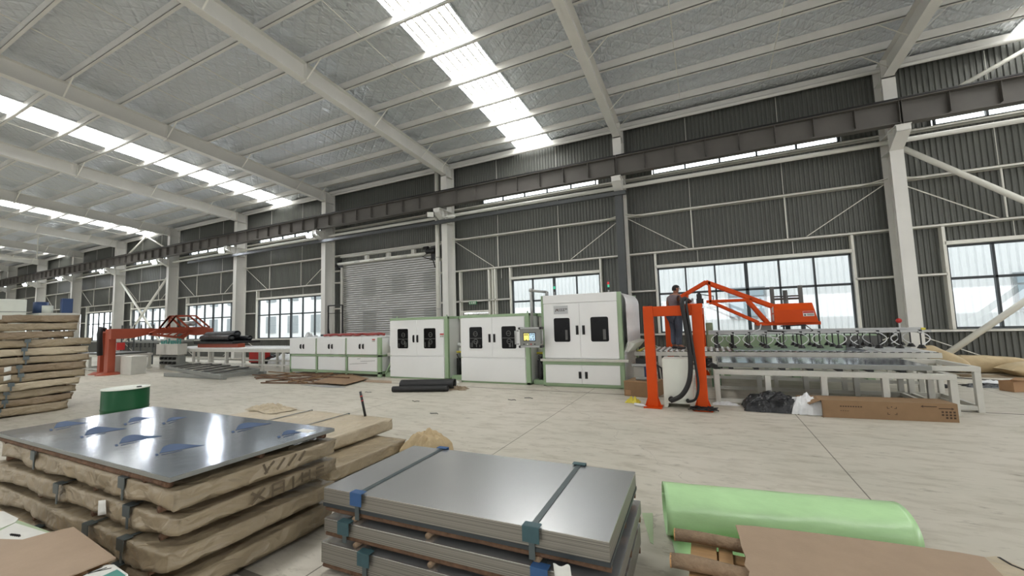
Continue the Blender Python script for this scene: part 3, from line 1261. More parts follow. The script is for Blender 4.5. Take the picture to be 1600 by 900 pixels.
def guard_mb(x, Wy, z1, sy=-1, w=0.09, h=0.06):
    mb = MB()
    y = sy * (Wy / 2 + 0.024)
    mb.box(x - w / 2, x + w / 2, min(y, y + 0.004 * sy), max(y, y + 0.004 * sy), z1 - h, z1 + 0.014)
    mb.box(x - w / 2, x + w / 2, min(y, y - sy * 0.05), max(y, y - sy * 0.05), z1 + 0.010, z1 + 0.015)
    return mb


def log_mb(p, q, r, seed, half=False):
    """rough billet from p to q"""
    p, q = Vector(p), Vector(q)
    n = max(4, int((q - p).length / 0.12))
    pts, rr = [], []
    for i in range(n + 1):
        t = i / n
        c = p.lerp(q, t)
        c += Vector((0, noise.noise(Vector((seed, t * 5, 0))), noise.noise(Vector((seed, 3, t * 5))))) * r * 0.25
        pts.append(c)
        rr.append(r * (0.9 + 0.25 * noise.noise(Vector((seed * 3, t * 9, 1)))))
    return MB().tube(pts, rr, 9)


def kraft_pack(loc, rotz, Lx, Wy, Hz, skid, seed, label, group, mat='kraft', straps=(-0.28, 0.28), res=0.05, amp=0.012, guards=True, tagx=None, droop=0.02):
    t = thing('sheet_pack', label, 'sheet pack', loc, rotz, group)
    w = wrap_mesh(Lx, Wy, Hz, seed, res, amp, droop)
    w.v = [(x, y, z + skid) for x, y, z in w.v]
    w.build('paper_wrap', MAT[mat], t, local=True, smooth=True)
    if skid > 0.02:
        for k, q in enumerate((-0.44, -0.15, 0.14, 0.43)):
            x = Lx * q
            log_mb((x, -Wy * 0.49, skid * 0.42), (x, Wy * 0.49, skid * 0.42), skid * 0.36, seed + k).build('skid', MAT['bark'], t, local=True, smooth=True)
    for q in straps:
        s = strap_mb(q * Lx, Wy, skid * 0.5, skid + Hz)
        so = s.build('strap', MAT['strap'], t, local=True)
        if guards:
            guard_mb(q * Lx, Wy, skid + Hz).build('edge_guard', MAT['strap'], so, local=True)
    if tagx is not None:
        mb = MB()

        def fn(u, v):
            return (tagx + u * 0.10, -Wy / 2 - 0.026 - 0.008 * math.sin(u * 5) * v, skid + Hz * 0.9 - v * 0.10 + 0.02 * u)
        mb.grid(fn, 6, 4)
        mb.build('paper_tag', MAT['paper'], t, local=True, smooth=True, solid=0.001)
    return t


# ---- left front stack: four wrapped packs under a film-covered sheet
LS = (-4.64, 2.03)
zz = 0.0
labels = ['kraft-wrapped sheet pack at the floor, lowest under the blue-film sheet', 'kraft-wrapped sheet pack third below the blue-film sheet',
          'kraft-wrapped sheet pack with white tag and dark lettering, second below the blue-film sheet', 'kraft-wrapped sheet pack directly below the blue-film sheet']
for k in range(4):
    H_ = 0.105
    t = kraft_pack((LS[0] + (0.05, 0.03, 0.03, 0.03)[k], LS[1] + (-0.04, -0.03, 0.0, 0.02)[k], zz), math.radians((0.8, 0.0, 1.2, -0.3)[k]), 3.12 + (0.06, 0.06, 0.0, 0.04)[k], 1.24, H_, 0.070, k + 1,
                   labels[k], 'packs under the blue-film sheet', res=0.032, amp=0.030, droop=0.036, straps=((-0.1, 0.31), (0.18, 0.34), (-0.02, 0.32), (-0.2, 0.30))[k], tagx=0.62 if k == 2 else None)
    if k in (2, 3):                                    # faded stamped characters on the long wrapped end
        mb = MB()
        x = 1.585 if k == 2 else 1.605
        strokes = {2: [((-.28, .03), (-.18, .11)), ((-.28, .11), (-.18, .03)), ((-.12, .02), (-.12, .115)), ((-.03, .02), (-.03, .115)), ((-.12, .11), (-.03, .11)), ((-.12, .065), (-.03, .065)),
                       ((.05, .02), (.05, .115)), ((.13, .04), (.13, .115)), ((.13, .075), (.20, .075)), ((.20, .02), (.20, .115)), ((.26, .10), (.34, .10)), ((.26, .065), (.34, .065)), ((.26, .03), (.34, .03))],
                   3: [((-.16, .03), (-.08, .10)), ((-.06, .03), (.0, .10)), ((.03, .03), (.10, .10)), ((.12, .04), (.18, .10)), ((-.16, .10), (-.14, .03))]}[k]
        pm = t.children[0].data
        tree = BVHTree.FromPolygons([v.co for v in pm.vertices], [p.vertices[:] for p in pm.polygons])

        def onp(y_, z_):
            h = tree.ray_cast(Vector((2.5, y_, z_)), Vector((-1, 0, 0)))[0]
            return (h.x + 0.003, y_, z_) if h else (x, y_, z_)
        for (y0, z0), (y1, z1) in strokes:
            dy, dz = y1 - y0, z1 - z0
            ln = math.hypot(dy, dz)
            ny, nz = -dz / ln * 0.009, dy / ln * 0.009
            prev = None
            for q in range(9):
                y_, z_ = y0 + 0.1 + dy * q / 8, 0.062 + z0 + dz * q / 8
                cur = (onp(y_ - ny, z_ - nz), onp(y_ + ny, z_ + nz))
                if prev:
                    mb.poly((prev[0], cur[0], cur[1], prev[1]))
                prev = cur
        mb.build('stamped_lettering', MAT['stamp'], t, local=True, recalc=False)
    zz += H_ + 0.072
zz += 0.0
t = thing('steel_sheet', 'thin dark steel sheet under shiny blue-printed film, on the left paper-wrapped stack', 'steel sheet', (LS[0], LS[1], zz))
mb = MB()
mb.box(-1.56, 1.56, -0.62, 0.62, 0.052, 0.081)
sh_ = mb.build('sheet_edges', MAT['mgrey'], t, local=True, bevel=0.002)
mb = MB()
mb.grid(lambda u, v: (-1.556 + 3.112 * u, -0.616 + 1.232 * v, 0.0822 + 0.0006 * math.sin(u * 9 + v * 4)), 24, 10)
mb.build('film_surface', MAT['film'], sh_, local=True, smooth=True, recalc=False)
mb = MB()
zf = zz + 0.0838


def onf(px, py):
    p = fl(px, py, zf)
    return (p.x - LS[0], p.y - LS[1], 0.0838)


for (ax_, ay_), (tx_, ty_) in (((84, 669), (138, 660)), ((132, 680), (198, 669)), ((186, 693), (253, 681)), ((249, 708), (320, 695)), ((260, 659), (292, 651)), ((368, 672), (424, 661)), ((440, 680), (480, 673)), ((200, 660), (240, 652))):
    up, dn = [], []
    hgt = (tx_ - ax_) * 0.17
    for q in range(15):
        s_ = q / 14
        x_, y_ = ax_ + (tx_ - ax_) * s_, ay_ + (ty_ - ay_) * s_
        up.append(onf(x_, y_ - hgt * math.sin(math.pi * s_ ** 0.55) * (1 - s_) ** 0.35))
        dn.append(onf(x_, y_ + 0.4))
    mb.poly(up + dn[::-1])
    mb.poly([onf(ax_ - 7, ay_ + 2), onf(ax_ - 3, ay_ + 0.5), onf(ax_ - 1, ay_ + 3), onf(ax_ - 5, ay_ + 4.5)])
    mb.poly([onf(ax_ + 3, ay_ + 2.2), onf(ax_ + (tx_ - ax_) * 0.5, ay_ + (ty_ - ay_) * 0.5 + 1.6), onf(ax_ + (tx_ - ax_) * 0.5, ay_ + (ty_ - ay_) * 0.5 + 2.4), onf(ax_ + 3, ay_ + 3)])
mb.build('blue_print', MAT['blueprint'], sh_, local=True, recalc=False)
mb = MB()
mb.box(1.30, 1.47, 0.42, 0.50, 0.082, 0.0842)
mb.build('paper_label', MAT['paper'], sh_, local=True)
for k, y in enumerate((-0.59, 0.0, 0.56)):
    log_mb((-1.5, y, 0.024), (1.50, y, 0.024), 0.025, 40 + k).build('skid', MAT['bark'], t, local=True, smooth=True)
for k, x in enumerate((-1.35, -0.75, -0.05, 0.6, 1.2)):
    log_mb((x, -0.60, 0.014), (x, 0.61, 0.014), 0.026, 50 + k).build('cross_skid', MAT['bark'], t, local=True, smooth=True)
mb = MB()
mb.grid(lambda u, v: (LS[0] + 1.28 + 0.2 * u, LS[1] + 0.30 + 0.2 * v, 0.725 + 0.02 * noise.noise(Vector((u * 5, v * 5, 3)))), 10, 10)
tag(mb.build('plastic_scrap', MAT['plastic'], None, smooth=True, solid=0.002), 'crumpled clear plastic scrap beneath the corner of the blue-film sheet', 'plastic scrap')

# ---- two wrapped packs behind it, with the marker and crumpled paper
kraft_pack((-5.09, 3.74, 0.0), math.radians(0.6), 2.75, 1.24, 0.12, 0.05, 11, 'pale kraft-wrapped pack on the floor under another, behind the blue-film sheet', 'pair of pale packs behind the blue-film sheet', mat='kraft', straps=(), res=0.04, amp=0.014)
kraft_pack((-5.57, 4.0, 0.172), math.radians(0.4), 2.75, 1.24, 0.135, 0.04, 12, 'pale kraft-wrapped pack with a dark marker standing on its edge', 'pair of pale packs behind the blue-film sheet', mat='kraftl', straps=(0.18, -0.12), guards=False, res=0.04, amp=0.014)
a0, a1 = Vector((-4.66, 4.56, 0.36)), at(563, 612, 4.60)
t = thing('rod', 'short black rod with red bands standing on the edge of the pale packs', 'rod', tuple(a0))
MB().tube((a0, a1), 0.018, 12).build('shaft', MAT['black'], t, smooth=True)
for q, r in ((0.60, 0.0195), (0.79, 0.0195)):
    c = a0.lerp(a1, q)
    MB().tube((c, c + (a1 - a0).normalized() * 0.012), r, 12).build('red_band', MAT['red'], t, smooth=True)


def crumple(name, label, cat, c, sx, sy, sz, mat, seed, n=22, rough=1.0, parent=None, group=None):
    """crumpled sheet lying as a low heap on whatever is at height c.z"""
    mb = MB()

    def fn(u, v):
        x, y = (u - 0.5) * 2, (v - 0.5) * 2
        r = math.sqrt(x * x + y * y)
        edge = 0.85 + 0.35 * noise.noise(Vector((math.atan2(y, x) * 1.3, seed, 0)))
        hgt = max(0, 1 - (max(abs(x), abs(y)) / 1.0) ** 2)
        rd = abs(noise.noise(Vector((x * 2.1 + seed, y * 2.1, 1)))) * 1.1 + abs(noise.noise(Vector((x * 5 + seed, y * 5, 4)))) * 0.5
        z = sz * hgt * (0.35 + rough * rd) if sz < 0.2 else sz * hgt ** 0.6 * (0.72 + 0.33 * rd)
        k = 1 - 0.18 * r * (1 - edge)
        if sz >= 0.2 and sz < 0.5:
            edge = 1.0
        jx = 0.10 * noise.noise(Vector((x * 3, y * 3, seed + 9)))
        jy = 0.10 * noise.noise(Vector((x * 3, y * 3, seed + 19)))
        return (c[0] + sx * (x * edge * k + jx), c[1] + sy * (y * edge * k + jy), c[2] + 0.004 + max(0, z))
    mb.grid(fn, n, n)
    o = mb.build(name, MAT[mat], parent, smooth=False, recalc=False, solid=0.002)
    if parent is None:
        tag(o, label, cat, group)
    return o


crumple('crumpled_paper', 'crumpled kraft paper on the far edge of the pale wrapped packs', 'paper', (-6.62, 4.42, 0.352), 0.48, 0.22, 0.12, 'kraftl', 3)
crumple('crumpled_paper', 'brown paper lump on the floor behind the bare steel stack', 'paper', (-3.44, 4.42, 0.0), 0.27, 0.26, 0.34, 'bag', 5)

# ---- bare steel packs in the middle
def steel_pack(loc, rotz, Hz, skid, label, straps, guard, seed, top='steel', dark=True, Lx=2.02, Wy=1.02):
    t = thing('steel_sheet_pack', label, 'steel pack', loc, rotz, 'bare steel packs in the middle stack')
    mb = MB()
    mb.box(-Lx / 2, Lx / 2, -Wy / 2, Wy / 2, skid + (0.022 if dark else 0), skid + Hz - 0.004)
    mb.build('sheet_bundle', MAT['layers'], t, local=True)
    if dark:
        mb = MB()
        mb.box(-Lx / 2 - 0.004, Lx / 2 + 0.004, -Wy / 2 - 0.004, Wy / 2 + 0.004, skid, skid + 0.022)
        mb.build('backing_sheet', MAT['frame'], t, local=True)
    mb = MB()
    mb.box(-Lx / 2, Lx / 2, -Wy / 2, Wy / 2, skid + Hz - 0.004, skid + Hz)
    mb.build('top_sheet', MAT[top], t, local=True)
    for q, gm in zip(straps, guard):
        s = strap_mb(q * Lx, Wy, skid * 0.4, skid + Hz, off=0.002, w=0.036)
        so = s.build('strap', MAT['strap'], t, local=True)
        guard_mb(q * Lx, Wy, skid + Hz, -1, 0.10, 0.07).build('edge_guard', MAT[gm], so, local=True)
        guard_mb(q * Lx, Wy, skid + Hz, 1, 0.10, 0.05).build('edge_guard', MAT[gm], so, local=True)
    for k, y in enumerate((-Wy * 0.47, 0.0, Wy * 0.45)):
        log_mb((-Lx * 0.5, y, skid * 0.66), (Lx * 0.5, y, skid * 0.66), skid * 0.32, seed + k).build('skid', MAT['bark'], t, local=True, smooth=True)
    for k, q in enumerate((-0.36, -0.06, 0.30)):
        log_mb((q * Lx, -Wy * 0.50, skid * 0.26), (q * Lx, Wy * 0.52, skid * 0.26), skid * 0.30, seed + 7 + k).build('cross_skid', MAT['barkg'], t, local=True, smooth=True)
    return t


MS = (-1.55, 2.64)
steel_pack((MS[0] + 0.02, MS[1] - 0.035, 0.0), math.radians(1.6), 0.135, 0.07, 'bare steel sheet pack at the floor, lowest in the middle stack', (-0.30, 0.36), ('guard', 'guard'), 70, dark=False)
steel_pack((MS[0] + 0.03, MS[1] - 0.02, 0.207), math.radians(1.6), 0.085, 0.068, 'bare steel sheet pack between two others in the middle stack', (-0.40, 0.30), ('guard', 'guardb'), 80, dark=False)
steel_pack((MS[0], MS[1], 0.362), math.radians(1.6), 0.125, 0.068, 'shiny bare steel sheet pack topping the middle stack, with two straps', (-0.34, 0.29), ('guardb', 'guard'), 90)
mb = MB()
pc = at(876, 864, 2.07)
mb.grid(lambda u, v: (pc.x + (u - 0.5) * 0.09 + 0.02 * v, 2.075 - 0.012 * math.sin(u * 6) - 0.02 * v, 0.435 - v * 0.11 + 0.006 * math.sin(u * 9)), 8, 8)
tag(mb.build('white_rag', MAT['paper'], None, smooth=True, solid=0.002), 'small white rag tucked under the top steel pack', 'rag')

# ---- tall stack of wrapped packs on the left
names = ['lowest', 'second from the floor', 'third from the floor', 'fourth from the floor', 'fifth from the floor', 'sixth from the floor', 'seventh from the floor', 'eighth from the floor', 'ninth from the floor', 'third from the top', 'second from the top', 'topmost']
z = 0.0
fy = [4.08, 4.17, 4.19, 4.23, 4.36, 4.33, 4.42, 4.40, 4.44, 4.13, 4.16, 4.19]
hh = [0.13, 0.11, 0.115, 0.11, 0.115, 0.12, 0.115, 0.12, 0.125, 0.115, 0.115, 0.12]
random.seed(8)
for k in range(12):
    L_ = 3.05
    ymax = fy[k]
    kraft_pack((-13.95 + random.uniform(-0.05, 0.03), ymax - L_ / 2, z), math.radians(90 + random.uniform(-0.8, 0.8)), L_, 1.30, hh[k] + 0.026, 0.034, 20 + k,
               'kraft-wrapped sheet pack, %s of the tall stack of twelve' % names[k], 'tall stack of wrapped packs', mat=('kraft', 'kraftd', 'kraft', 'kraftl')[k % 4] if k != 11 else 'kraftd', straps=(0.16, -0.2) if k < 9 else (), res=0.055, amp=0.030, droop=0.026,
               tagx=(0.42, None, None, None, 0.25, 0.28, None, 0.0, None, 0.16, 0.22, 0.24)[k])
    z += hh[k] + 0.062

# ---- bottom-left corner: hardboard and papers on a timber pallet
zc = 0.44
t = thing('timber_pallet', 'low timber pallet carrying hardboard at the lower corner by the wrapped stack', 'pallet', (-3.7, 0.85, 0))
for k, y in enumerate((0.52, 0.85, 1.12)):
    MB().box(-5.2, -3.02, y - 0.045, y + 0.045, 0.33, 0.40).build('deck_board', MAT['wood'], t, bevel=0.004)
for k, x in enumerate((-5.0, -4.1, -3.15)):
    MB().box(x - 0.05, x + 0.05, 0.45, 1.18, 0.0, 0.33).build('block', MAT['wood'], t, bevel=0.004)


def slab(name, label, cat, pts, z0, z1, mat, bevel=0.0):
    mb = MB()
    mb.prism([(x, y, z0) for x, y in pts], (0, 0, z1 - z0))
    return tag(mb.build(name, MAT[mat], None, bevel=bevel), label, cat)


def flz(px, py, z):
    p = fl(px, py, z)
    return (p.x, p.y)


slab('printed_sheet', 'white sheet with teal print under the hardboard corner', 'printed sheet', [flz(120, 905, .42), flz(165, 882, .42), flz(178, 882, .42), flz(200, 897, .42), flz(202, 925, .42), flz(120, 950, .42)], 0.402, 0.420, 'paper')
mb = MB()
mb.prism([(x, y, 0.4205) for x, y in (flz(150, 905, .42), flz(183, 890, .42), flz(196, 899, .42), flz(190, 915, .42))], (0, 0, 0.001))
mb.build('teal_print', MAT['teal'], bpy.data.objects['printed_sheet'])
mb = MB()
for i in range(3):
    a, b = flz(128 + 9 * i, 900 - i * 3, .42), flz(160 + 7 * i, 886 + i, .42)
    mb.bar((a[0], a[1], 0.4215), (b[0], b[1], 0.4215), 0.006, 0.001)
mb.build('printed_lines', MAT['ink'], bpy.data.objects['printed_sheet'])
slab('hardboard_sheet', 'bare brown hardboard sheet lying at the lower corner before the wrapped stack', 'hardboard', [flz(0, 842, zc), flz(35, 843, zc), flz(75, 832, zc), flz(115, 823, zc), flz(181, 871, zc), flz(100, 903, zc), flz(60, 925, zc), flz(-60, 925, zc)], zc - 0.008, zc, 'hard')
slab('paper_sheet', 'white printed paper lying behind the brown hardboard', 'paper', [flz(-20, 832, zc), flz(24, 817, zc - .03), flz(76, 833, zc - .03), flz(40, 844, zc - .03), flz(-20, 842, zc)], zc - 0.034, zc - 0.030, 'paper')
mb = MB()
for px in (17, 20, 23, 26, 29):
    a, b = flz(px, 834 + (px - 17) * .1, zc - .03), flz(px + 1.5, 837 + (px - 17) * .15, zc - .03)
    mb.bar((a[0], a[1], zc - 0.0295), (b[0], b[1], zc - 0.0295), 0.012, 0.001)
mb.build('printed_mark', MAT['ink'], bpy.data.objects['paper_sheet'])
slab('paper_sheet', 'white paper half hidden behind the printed paper, against the wrapped stack', 'paper', [flz(-20, 790, zc), flz(6, 799, zc - .035), flz(29, 810, zc - .035), flz(24, 816, zc - .035), flz(-20, 826, zc)], zc - 0.038, zc - 0.035, 'paper')
slab('paper_board', 'grey-green board lying under the white papers', 'board', [flz(26, 812, zc - .04), flz(80, 832, zc - .04), flz(70, 842, zc - .04), flz(-30, 850, zc - .04), flz(-30, 800, zc - .04)], zc - 0.040, zc - 0.0385, 'mintd')

# ---- green roll, log pallet and hardboard on the right
r0 = 0.19
A = Vector((-0.40, 3.50, r0))
B = Vector((1.13, 3.80, r0))
t = thing('plastic_roll', 'big pale green plastic film roll on the floor', 'plastic roll', (0.5, 3.68, 0))
ax = (B - A).normalized()
sd = Vector((-ax.y, ax.x, 0))


def roll_fn(u, v):
    a = v * 2 * math.pi * 1.12 - 0.5
    r = r0 * (1 - 0.05 * v) + 0.004 * noise.noise(Vector((u * 6, v * 7, 2)))
    p = A.lerp(B, u)
    sq = 1.0 - 0.10 * u
    return p + sd * (r * math.cos(a) * (2 - sq)) + Vector((0, 0, (r * math.sin(a) * sq) + (sq - 1) * r0))


mb = MB()
mb.grid(roll_fn, 40, 48)
mb.build('film_layers', MAT['mint'], t, smooth=True, recalc=False, solid=0.006)
mb = MB()
mb.grid(lambda u, v: A.lerp(B, 0.02 + 0.9 * u) + sd * (-0.04 - 0.3 * v) + Vector((0, 0, -r0 + 0.006 + 0.004 * math.sin(u * 9))), 12, 4)
mb.build('loose_flap', MAT['mint'], t, smooth=True, solid=0.004)
slab('film_offcut', 'dull green film offcut lying flat at the end of the green roll', 'film', [flz(1003, 802, 0), flz(1020, 802, 0), flz(1021, 851, 0), flz(1016, 848, 0)], 0.001, 0.004, 'mintd')

zp = 0.30
t = thing('log_pallet', 'rough timber pallet of round logs and boards under the right hardboard', 'pallet', (0.4, 2.75, 0))
for k, ((x0, y0), (x1, y1), r) in enumerate((((-0.287, 3.0), (1.3, 3.05), 0.042), ((-0.287, 2.685), (1.3, 2.72), 0.044))):
    log_mb((x0, y0, 0.245), (x1, y1, 0.245), r, 100 + k).build('round_log', MAT['barkg'], t, smooth=True)
    MB().tube(((x0 - 0.004, y0, 0.245), (x0 + 0.004, y0, 0.245)), r * 0.9, 12).build('cut_end', MAT['endgrain'], t)
for k, (px, w) in enumerate(((1100, 0.15), (1135, 0.08), (1185, 0.10), (1300, 0.1))):
    p = fl(px, 880, 0.16)
    MB().box(p.x - w / 2, p.x + w / 2, 2.30, 3.06, 0.175, 0.20).build('board', MAT['wood'], t, bevel=0.003)
for k, y in enumerate((2.40, 2.70, 2.98)):
    MB().box(-0.13, 1.3, y - 0.05, y + 0.05, 0.0, 0.174).build('bearer', MAT['wood'], t, bevel=0.003)
edge = [(1150, 819)]
pts = [flz(1149, 818, .31), flz(1180, 820, .31), flz(1285, 832, .31), flz(1400, 847, .31), flz(1500, 861, .31), flz(1538, 868, .31), flz(1575, 905, .31), flz(1600, 960, .31), flz(1190, 960, .31), flz(1168, 905, .31), flz(1171, 890, .31), flz(1163, 880, .31), flz(1165, 868, .31), flz(1158, 850, .31), flz(1155, 835, .31)]
slab('hardboard_sheet', 'bare brown hardboard sheet with torn edge lying on the log pallet', 'hardboard', pts, 0.294, 0.302, 'hard')
pts = [flz(1536, 868, .25), flz(1556, 866, .25), flz(1600, 885, .25), flz(1680, 905, .25), flz(1680, 980, .25), flz(1585, 960, .25), flz(1570, 905, .25)]
slab('torn_paper', 'torn buff paper sheet beyond the corner of the right hardboard', 'paper', pts, 0.235, 0.24, 'kraftl')
mb = MB()
a, b, c = flz(1560, 868, .25), flz(1580, 880, .25), flz(1620, 896, .25)
mb.bar((a[0], a[1], 0.2415), (b[0], b[1], 0.2415), 0.014, 0.002)
mb.bar((b[0], b[1], 0.2415), (c[0], c[1], 0.2415), 0.014, 0.002)
mb.build('tear', MAT['ink'], bpy.data.objects['torn_paper'])
t = thing('support_block', 'low timber crate carrying the torn buff paper', 'crate', (1.75, 2.75, 0))
pb = [fl(px, py, .235) for px, py in ((1545, 872), (1640, 895))]
MB().box(1.32, 2.1, 2.5, 3.2, 0.17, 0.234).build('lid', MAT['wood'], t, bevel=0.004)
for x in (1.36, 2.06):
    MB().box(x - 0.03, x + 0.03, 2.5, 3.2, 0, 0.17).build('side', MAT['wood'], t, bevel=0.004)

# green drum
t = thing('oil_drum', 'dark green steel drum with a white lid standing on the floor', 'drum', (-7.97, 3.05, 0))
cx, cy = -7.97, 3.05
MB().lathe(cx, cy, [(0.262, 0.0), (0.27, 0.01), (0.27, 0.28), (0.277, 0.295), (0.27, 0.31), (0.27, 0.57), (0.277, 0.585), (0.27, 0.60), (0.27, 0.86), (0.265, 0.865)], 40).build('body', MAT['drum'], t, smooth=True)
MB().lathe(cx, cy, [(0.255, 0.866), (0.277, 0.866), (0.277, 0.882), (0.262, 0.884), (0.258, 0.876), (0.02, 0.876)], 40).build('lid', MAT['lid'], t)
mb = MB()
mb.lathe(cx + 0.14, cy + 0.1, [(0.03, 0.876), (0.03, 0.89), (0.01, 0.89)], 14)
mb.build('bung', MAT['black'], t)

# ================================================================ THE MACHINE LINE
def handle(x, y, z, parent, h=0.16, mat='black'):
    mb = MB()
    mb.box(x - 0.035, x + 0.035, y - 0.006, y, z - h / 2 - 0.02, z + h / 2 + 0.02)
    mb.tube(((x, y, z - h / 2), (x, y - 0.035, z - h / 2 + 0.02), (x, y - 0.035, z + h / 2 - 0.02), (x, y, z + h / 2)), 0.016, 8)
    mb.build('handle', MAT[mat], parent, bevel=0.003)


def rounded_rect(x0, x1, z0, z1, r, y, n=5):
    pts = []
    for cx_, cz_, a0 in ((x1 - r, z1 - r, 0), (x0 + r, z1 - r, 90), (x0 + r, z0 + r, 180), (x1 - r, z0 + r, 270)):
        for k in range(n + 1):
            a = math.radians(a0 + 90 * k / n)
            pts.append((cx_ + r * math.cos(a), y, cz_ + r * math.sin(a)))
    return pts


def port(x0, x1, z0, z1, y, parent, deep=True, seed=1):
    """round-cornered viewing window of a cabinet door, with dim machinery behind the pane"""
    mb = MB()
    outer, inner = rounded_rect(x0 - 0.02, x1 + 0.02, z0 - 0.02, z1 + 0.02, 0.06, y), rounded_rect(x0, x1, z0, z1, 0.045, y)
    n = len(outer)
    for k in range(n):
        a, b = k, (k + 1) % n
        mb.poly((outer[a], outer[b], inner[b], inner[a]))
        mb.poly((Vector(outer[a]), Vector(outer[b]), Vector(outer[b]) + Vector((0, 0.012, 0)), Vector(outer[a]) + Vector((0, 0.012, 0))))
    for k in range(len(mb.v)):
        pass
    w = mb.build('window_seal', MAT['machine'], parent, recalc=False)
    w.location.y -= 0.014
    g = MB()
    g.prism(rounded_rect(x0, x1, z0, z1, 0.045, y - 0.010), (0, 0.004, 0))
    pane = g.build('pane', MAT['dglass'], parent)
    if deep:
        random.seed(seed)
        g = MB()
        yy = y - 0.012
        zc_ = z0 + (z1 - z0) * 0.48
        g.box(x0 + 0.02, x1 - 0.02, yy - 0.002, yy, zc_ - 0.012, zc_ + 0.006)
        for q in (0.32, 0.68):
            xc = x0 + (x1 - x0) * (0.5 + random.uniform(-0.1, 0.1))
            zc2 = z0 + (z1 - z0) * q
            ring = []
            for k in range(14):
                a0_, a1_ = 2 * math.pi * k / 14, 2 * math.pi * (k + 1) / 14
                g.poly([(xc + rr * math.cos(a), yy - 0.001, zc2 + rr * math.sin(a)) for rr, a in ((0.075, a0_), (0.075, a1_), (0.055, a1_), (0.055, a0_))])
            g.box(xc - 0.07, xc + 0.07, yy - 0.002, yy, zc2 - 0.006, zc2 + 0.006)
        for k in range(4):
            xx = random.uniform(x0 + 0.04, x1 - 0.06)
            g.box(xx, xx + 0.02, yy - 0.002, yy, z0 + 0.04, z0 + 0.04 + random.uniform(0.05, 0.2))
        g.build('machinery_behind_pane', MAT['dgrey'], parent)
        return
    g = MB()
    yy = y - 0.012
    g.box(x0 + 0.30, x1 - 0.07, yy - 0.002, yy, z0 + 0.05, z0 + 0.3)
    g.build('machinery_behind_pane', MAT['dgrey'], parent)


def warning_label(x, y, z, parent, w=0.12, h=0.09):
    mb = MB()
    mb.box(x - w / 2, x + w / 2, y - 0.003, y, z - h / 2, z + h / 2)
    l = mb.build('warning_label', MAT['paper'], parent)
    mb = MB()
    mb.box(x - w / 2 + 0.004, x + w / 2 - 0.004, y - 0.004, y - 0.003, z + h * 0.12, z + h / 2 - 0.004)
    mb.build('red_heading', MAT['red'], l)
    mb = MB()
    for k in range(3):
        mb.box(x - w * 0.15, x + w / 2 - 0.01, y - 0.004, y - 0.003, z - h * 0.38 + k * h * 0.15, z - h * 0.38 + k * h * 0.15 + h * 0.06)
    mb.prism(((x - w * 0.42, y - 0.004, z - h * 0.4), (x - w * 0.24, y - 0.004, z - h * 0.4), (x - w * 0.33, y - 0.004, z + h * 0.05)), (0, 0.001, 0))
    mb.build('small_print', MAT['ink'], l)


# --- long low machine with three pairs of doors
YF = 10.15
x0, x1, dep = -14.17, -9.70, 1.7
t = thing('low_cabinet_machine', 'long low white machine with three door bays in a green frame', 'machine', ((x0 + x1) / 2, YF + dep / 2, 0))
xs = [x0, -12.73, -11.25, x1]
f = MB()
for x in (x0 + 0.03, -12.73, -11.25, x1 - 0.07):
    w = 0.035 if x < x1 - 0.1 else 0.07
    f.box(x - w, x + w, YF, YF + 0.08, 0.0, 1.29)
    f.box(x - w, x + w, YF + dep - 0.08, YF + dep, 0.0, 1.29)
f.box(x0, x1, YF, YF + 0.08, 0.65, 0.72)
f.box(x0, x1, YF, YF + 0.08, 0.09, 0.17)
f.box(x0, x1, YF + dep - 0.08, YF + dep, 0.09, 0.17)
for x in (x0, x1 - 0.08):
    f.box(x, x + 0.08, YF, YF + dep, 0.09, 0.17)
    f.box(x, x + 0.08, YF, YF + dep, 0.65, 0.72)
f.build('frame', MAT['green'], t, bevel=0.006)
for k in range(3):
    a, b = xs[k] + (0.02 if k == 0 else 0.045), xs[k + 1] - (0.14 if k == 2 else 0.045)
    mid = (a + b) / 2
    d = MB().box(a, mid - 0.002, YF - 0.02, YF + 0.01, 0.735, 1.29).build('door', MAT['machine'], t, bevel=0.004)
    handle(mid - 0.075, YF - 0.02, 1.0, d, 0.13)
    d = MB().box(mid + 0.002, b, YF - 0.02, YF + 0.01, 0.735, 1.29).build('door', MAT['machine'], t, bevel=0.004)
    handle(mid + 0.075, YF - 0.02, 1.0, d, 0.13)
    MB().box(a + 0.03, b - 0.02, YF + 0.012, YF + 0.03, 0.18, 0.64).build('lower_panel', MAT['machine'], t, bevel=0.004)
MB().box(x0, x1, YF, YF + dep, 1.29, 1.315).build('top_panel', MAT['machine'], t, bevel=0.005)
MB().box(x0 + 0.05, x1 - 0.05, YF + dep - 0.03, YF + dep, 0.72, 1.29).build('rear_panel', MAT['machine'], t)
for x in (x0 + 0.0, x1 - 0.03):
    MB().box(x, x + 0.02, YF + 0.08, YF + dep - 0.08, 0.18, 1.28).build('end_panel', MAT['machine'], t)
warning_label(x1 - 0.28, YF - 0.02, 1.20, t, 0.14, 0.10)
mb = MB()
for (ax_, az_), (bx_, bz_) in (((-10.6, .50), (-9.95, .53)), ((-11.1, .40), (-10.3, .45)), ((-10.75, .58), (-10.6, .60))):
    mb.bar((ax_, YF + 0.011, az_), (bx_, YF + 0.011, bz_), 0.002, 0.012)
mb.build('scratch', MAT['mgrey'], t)
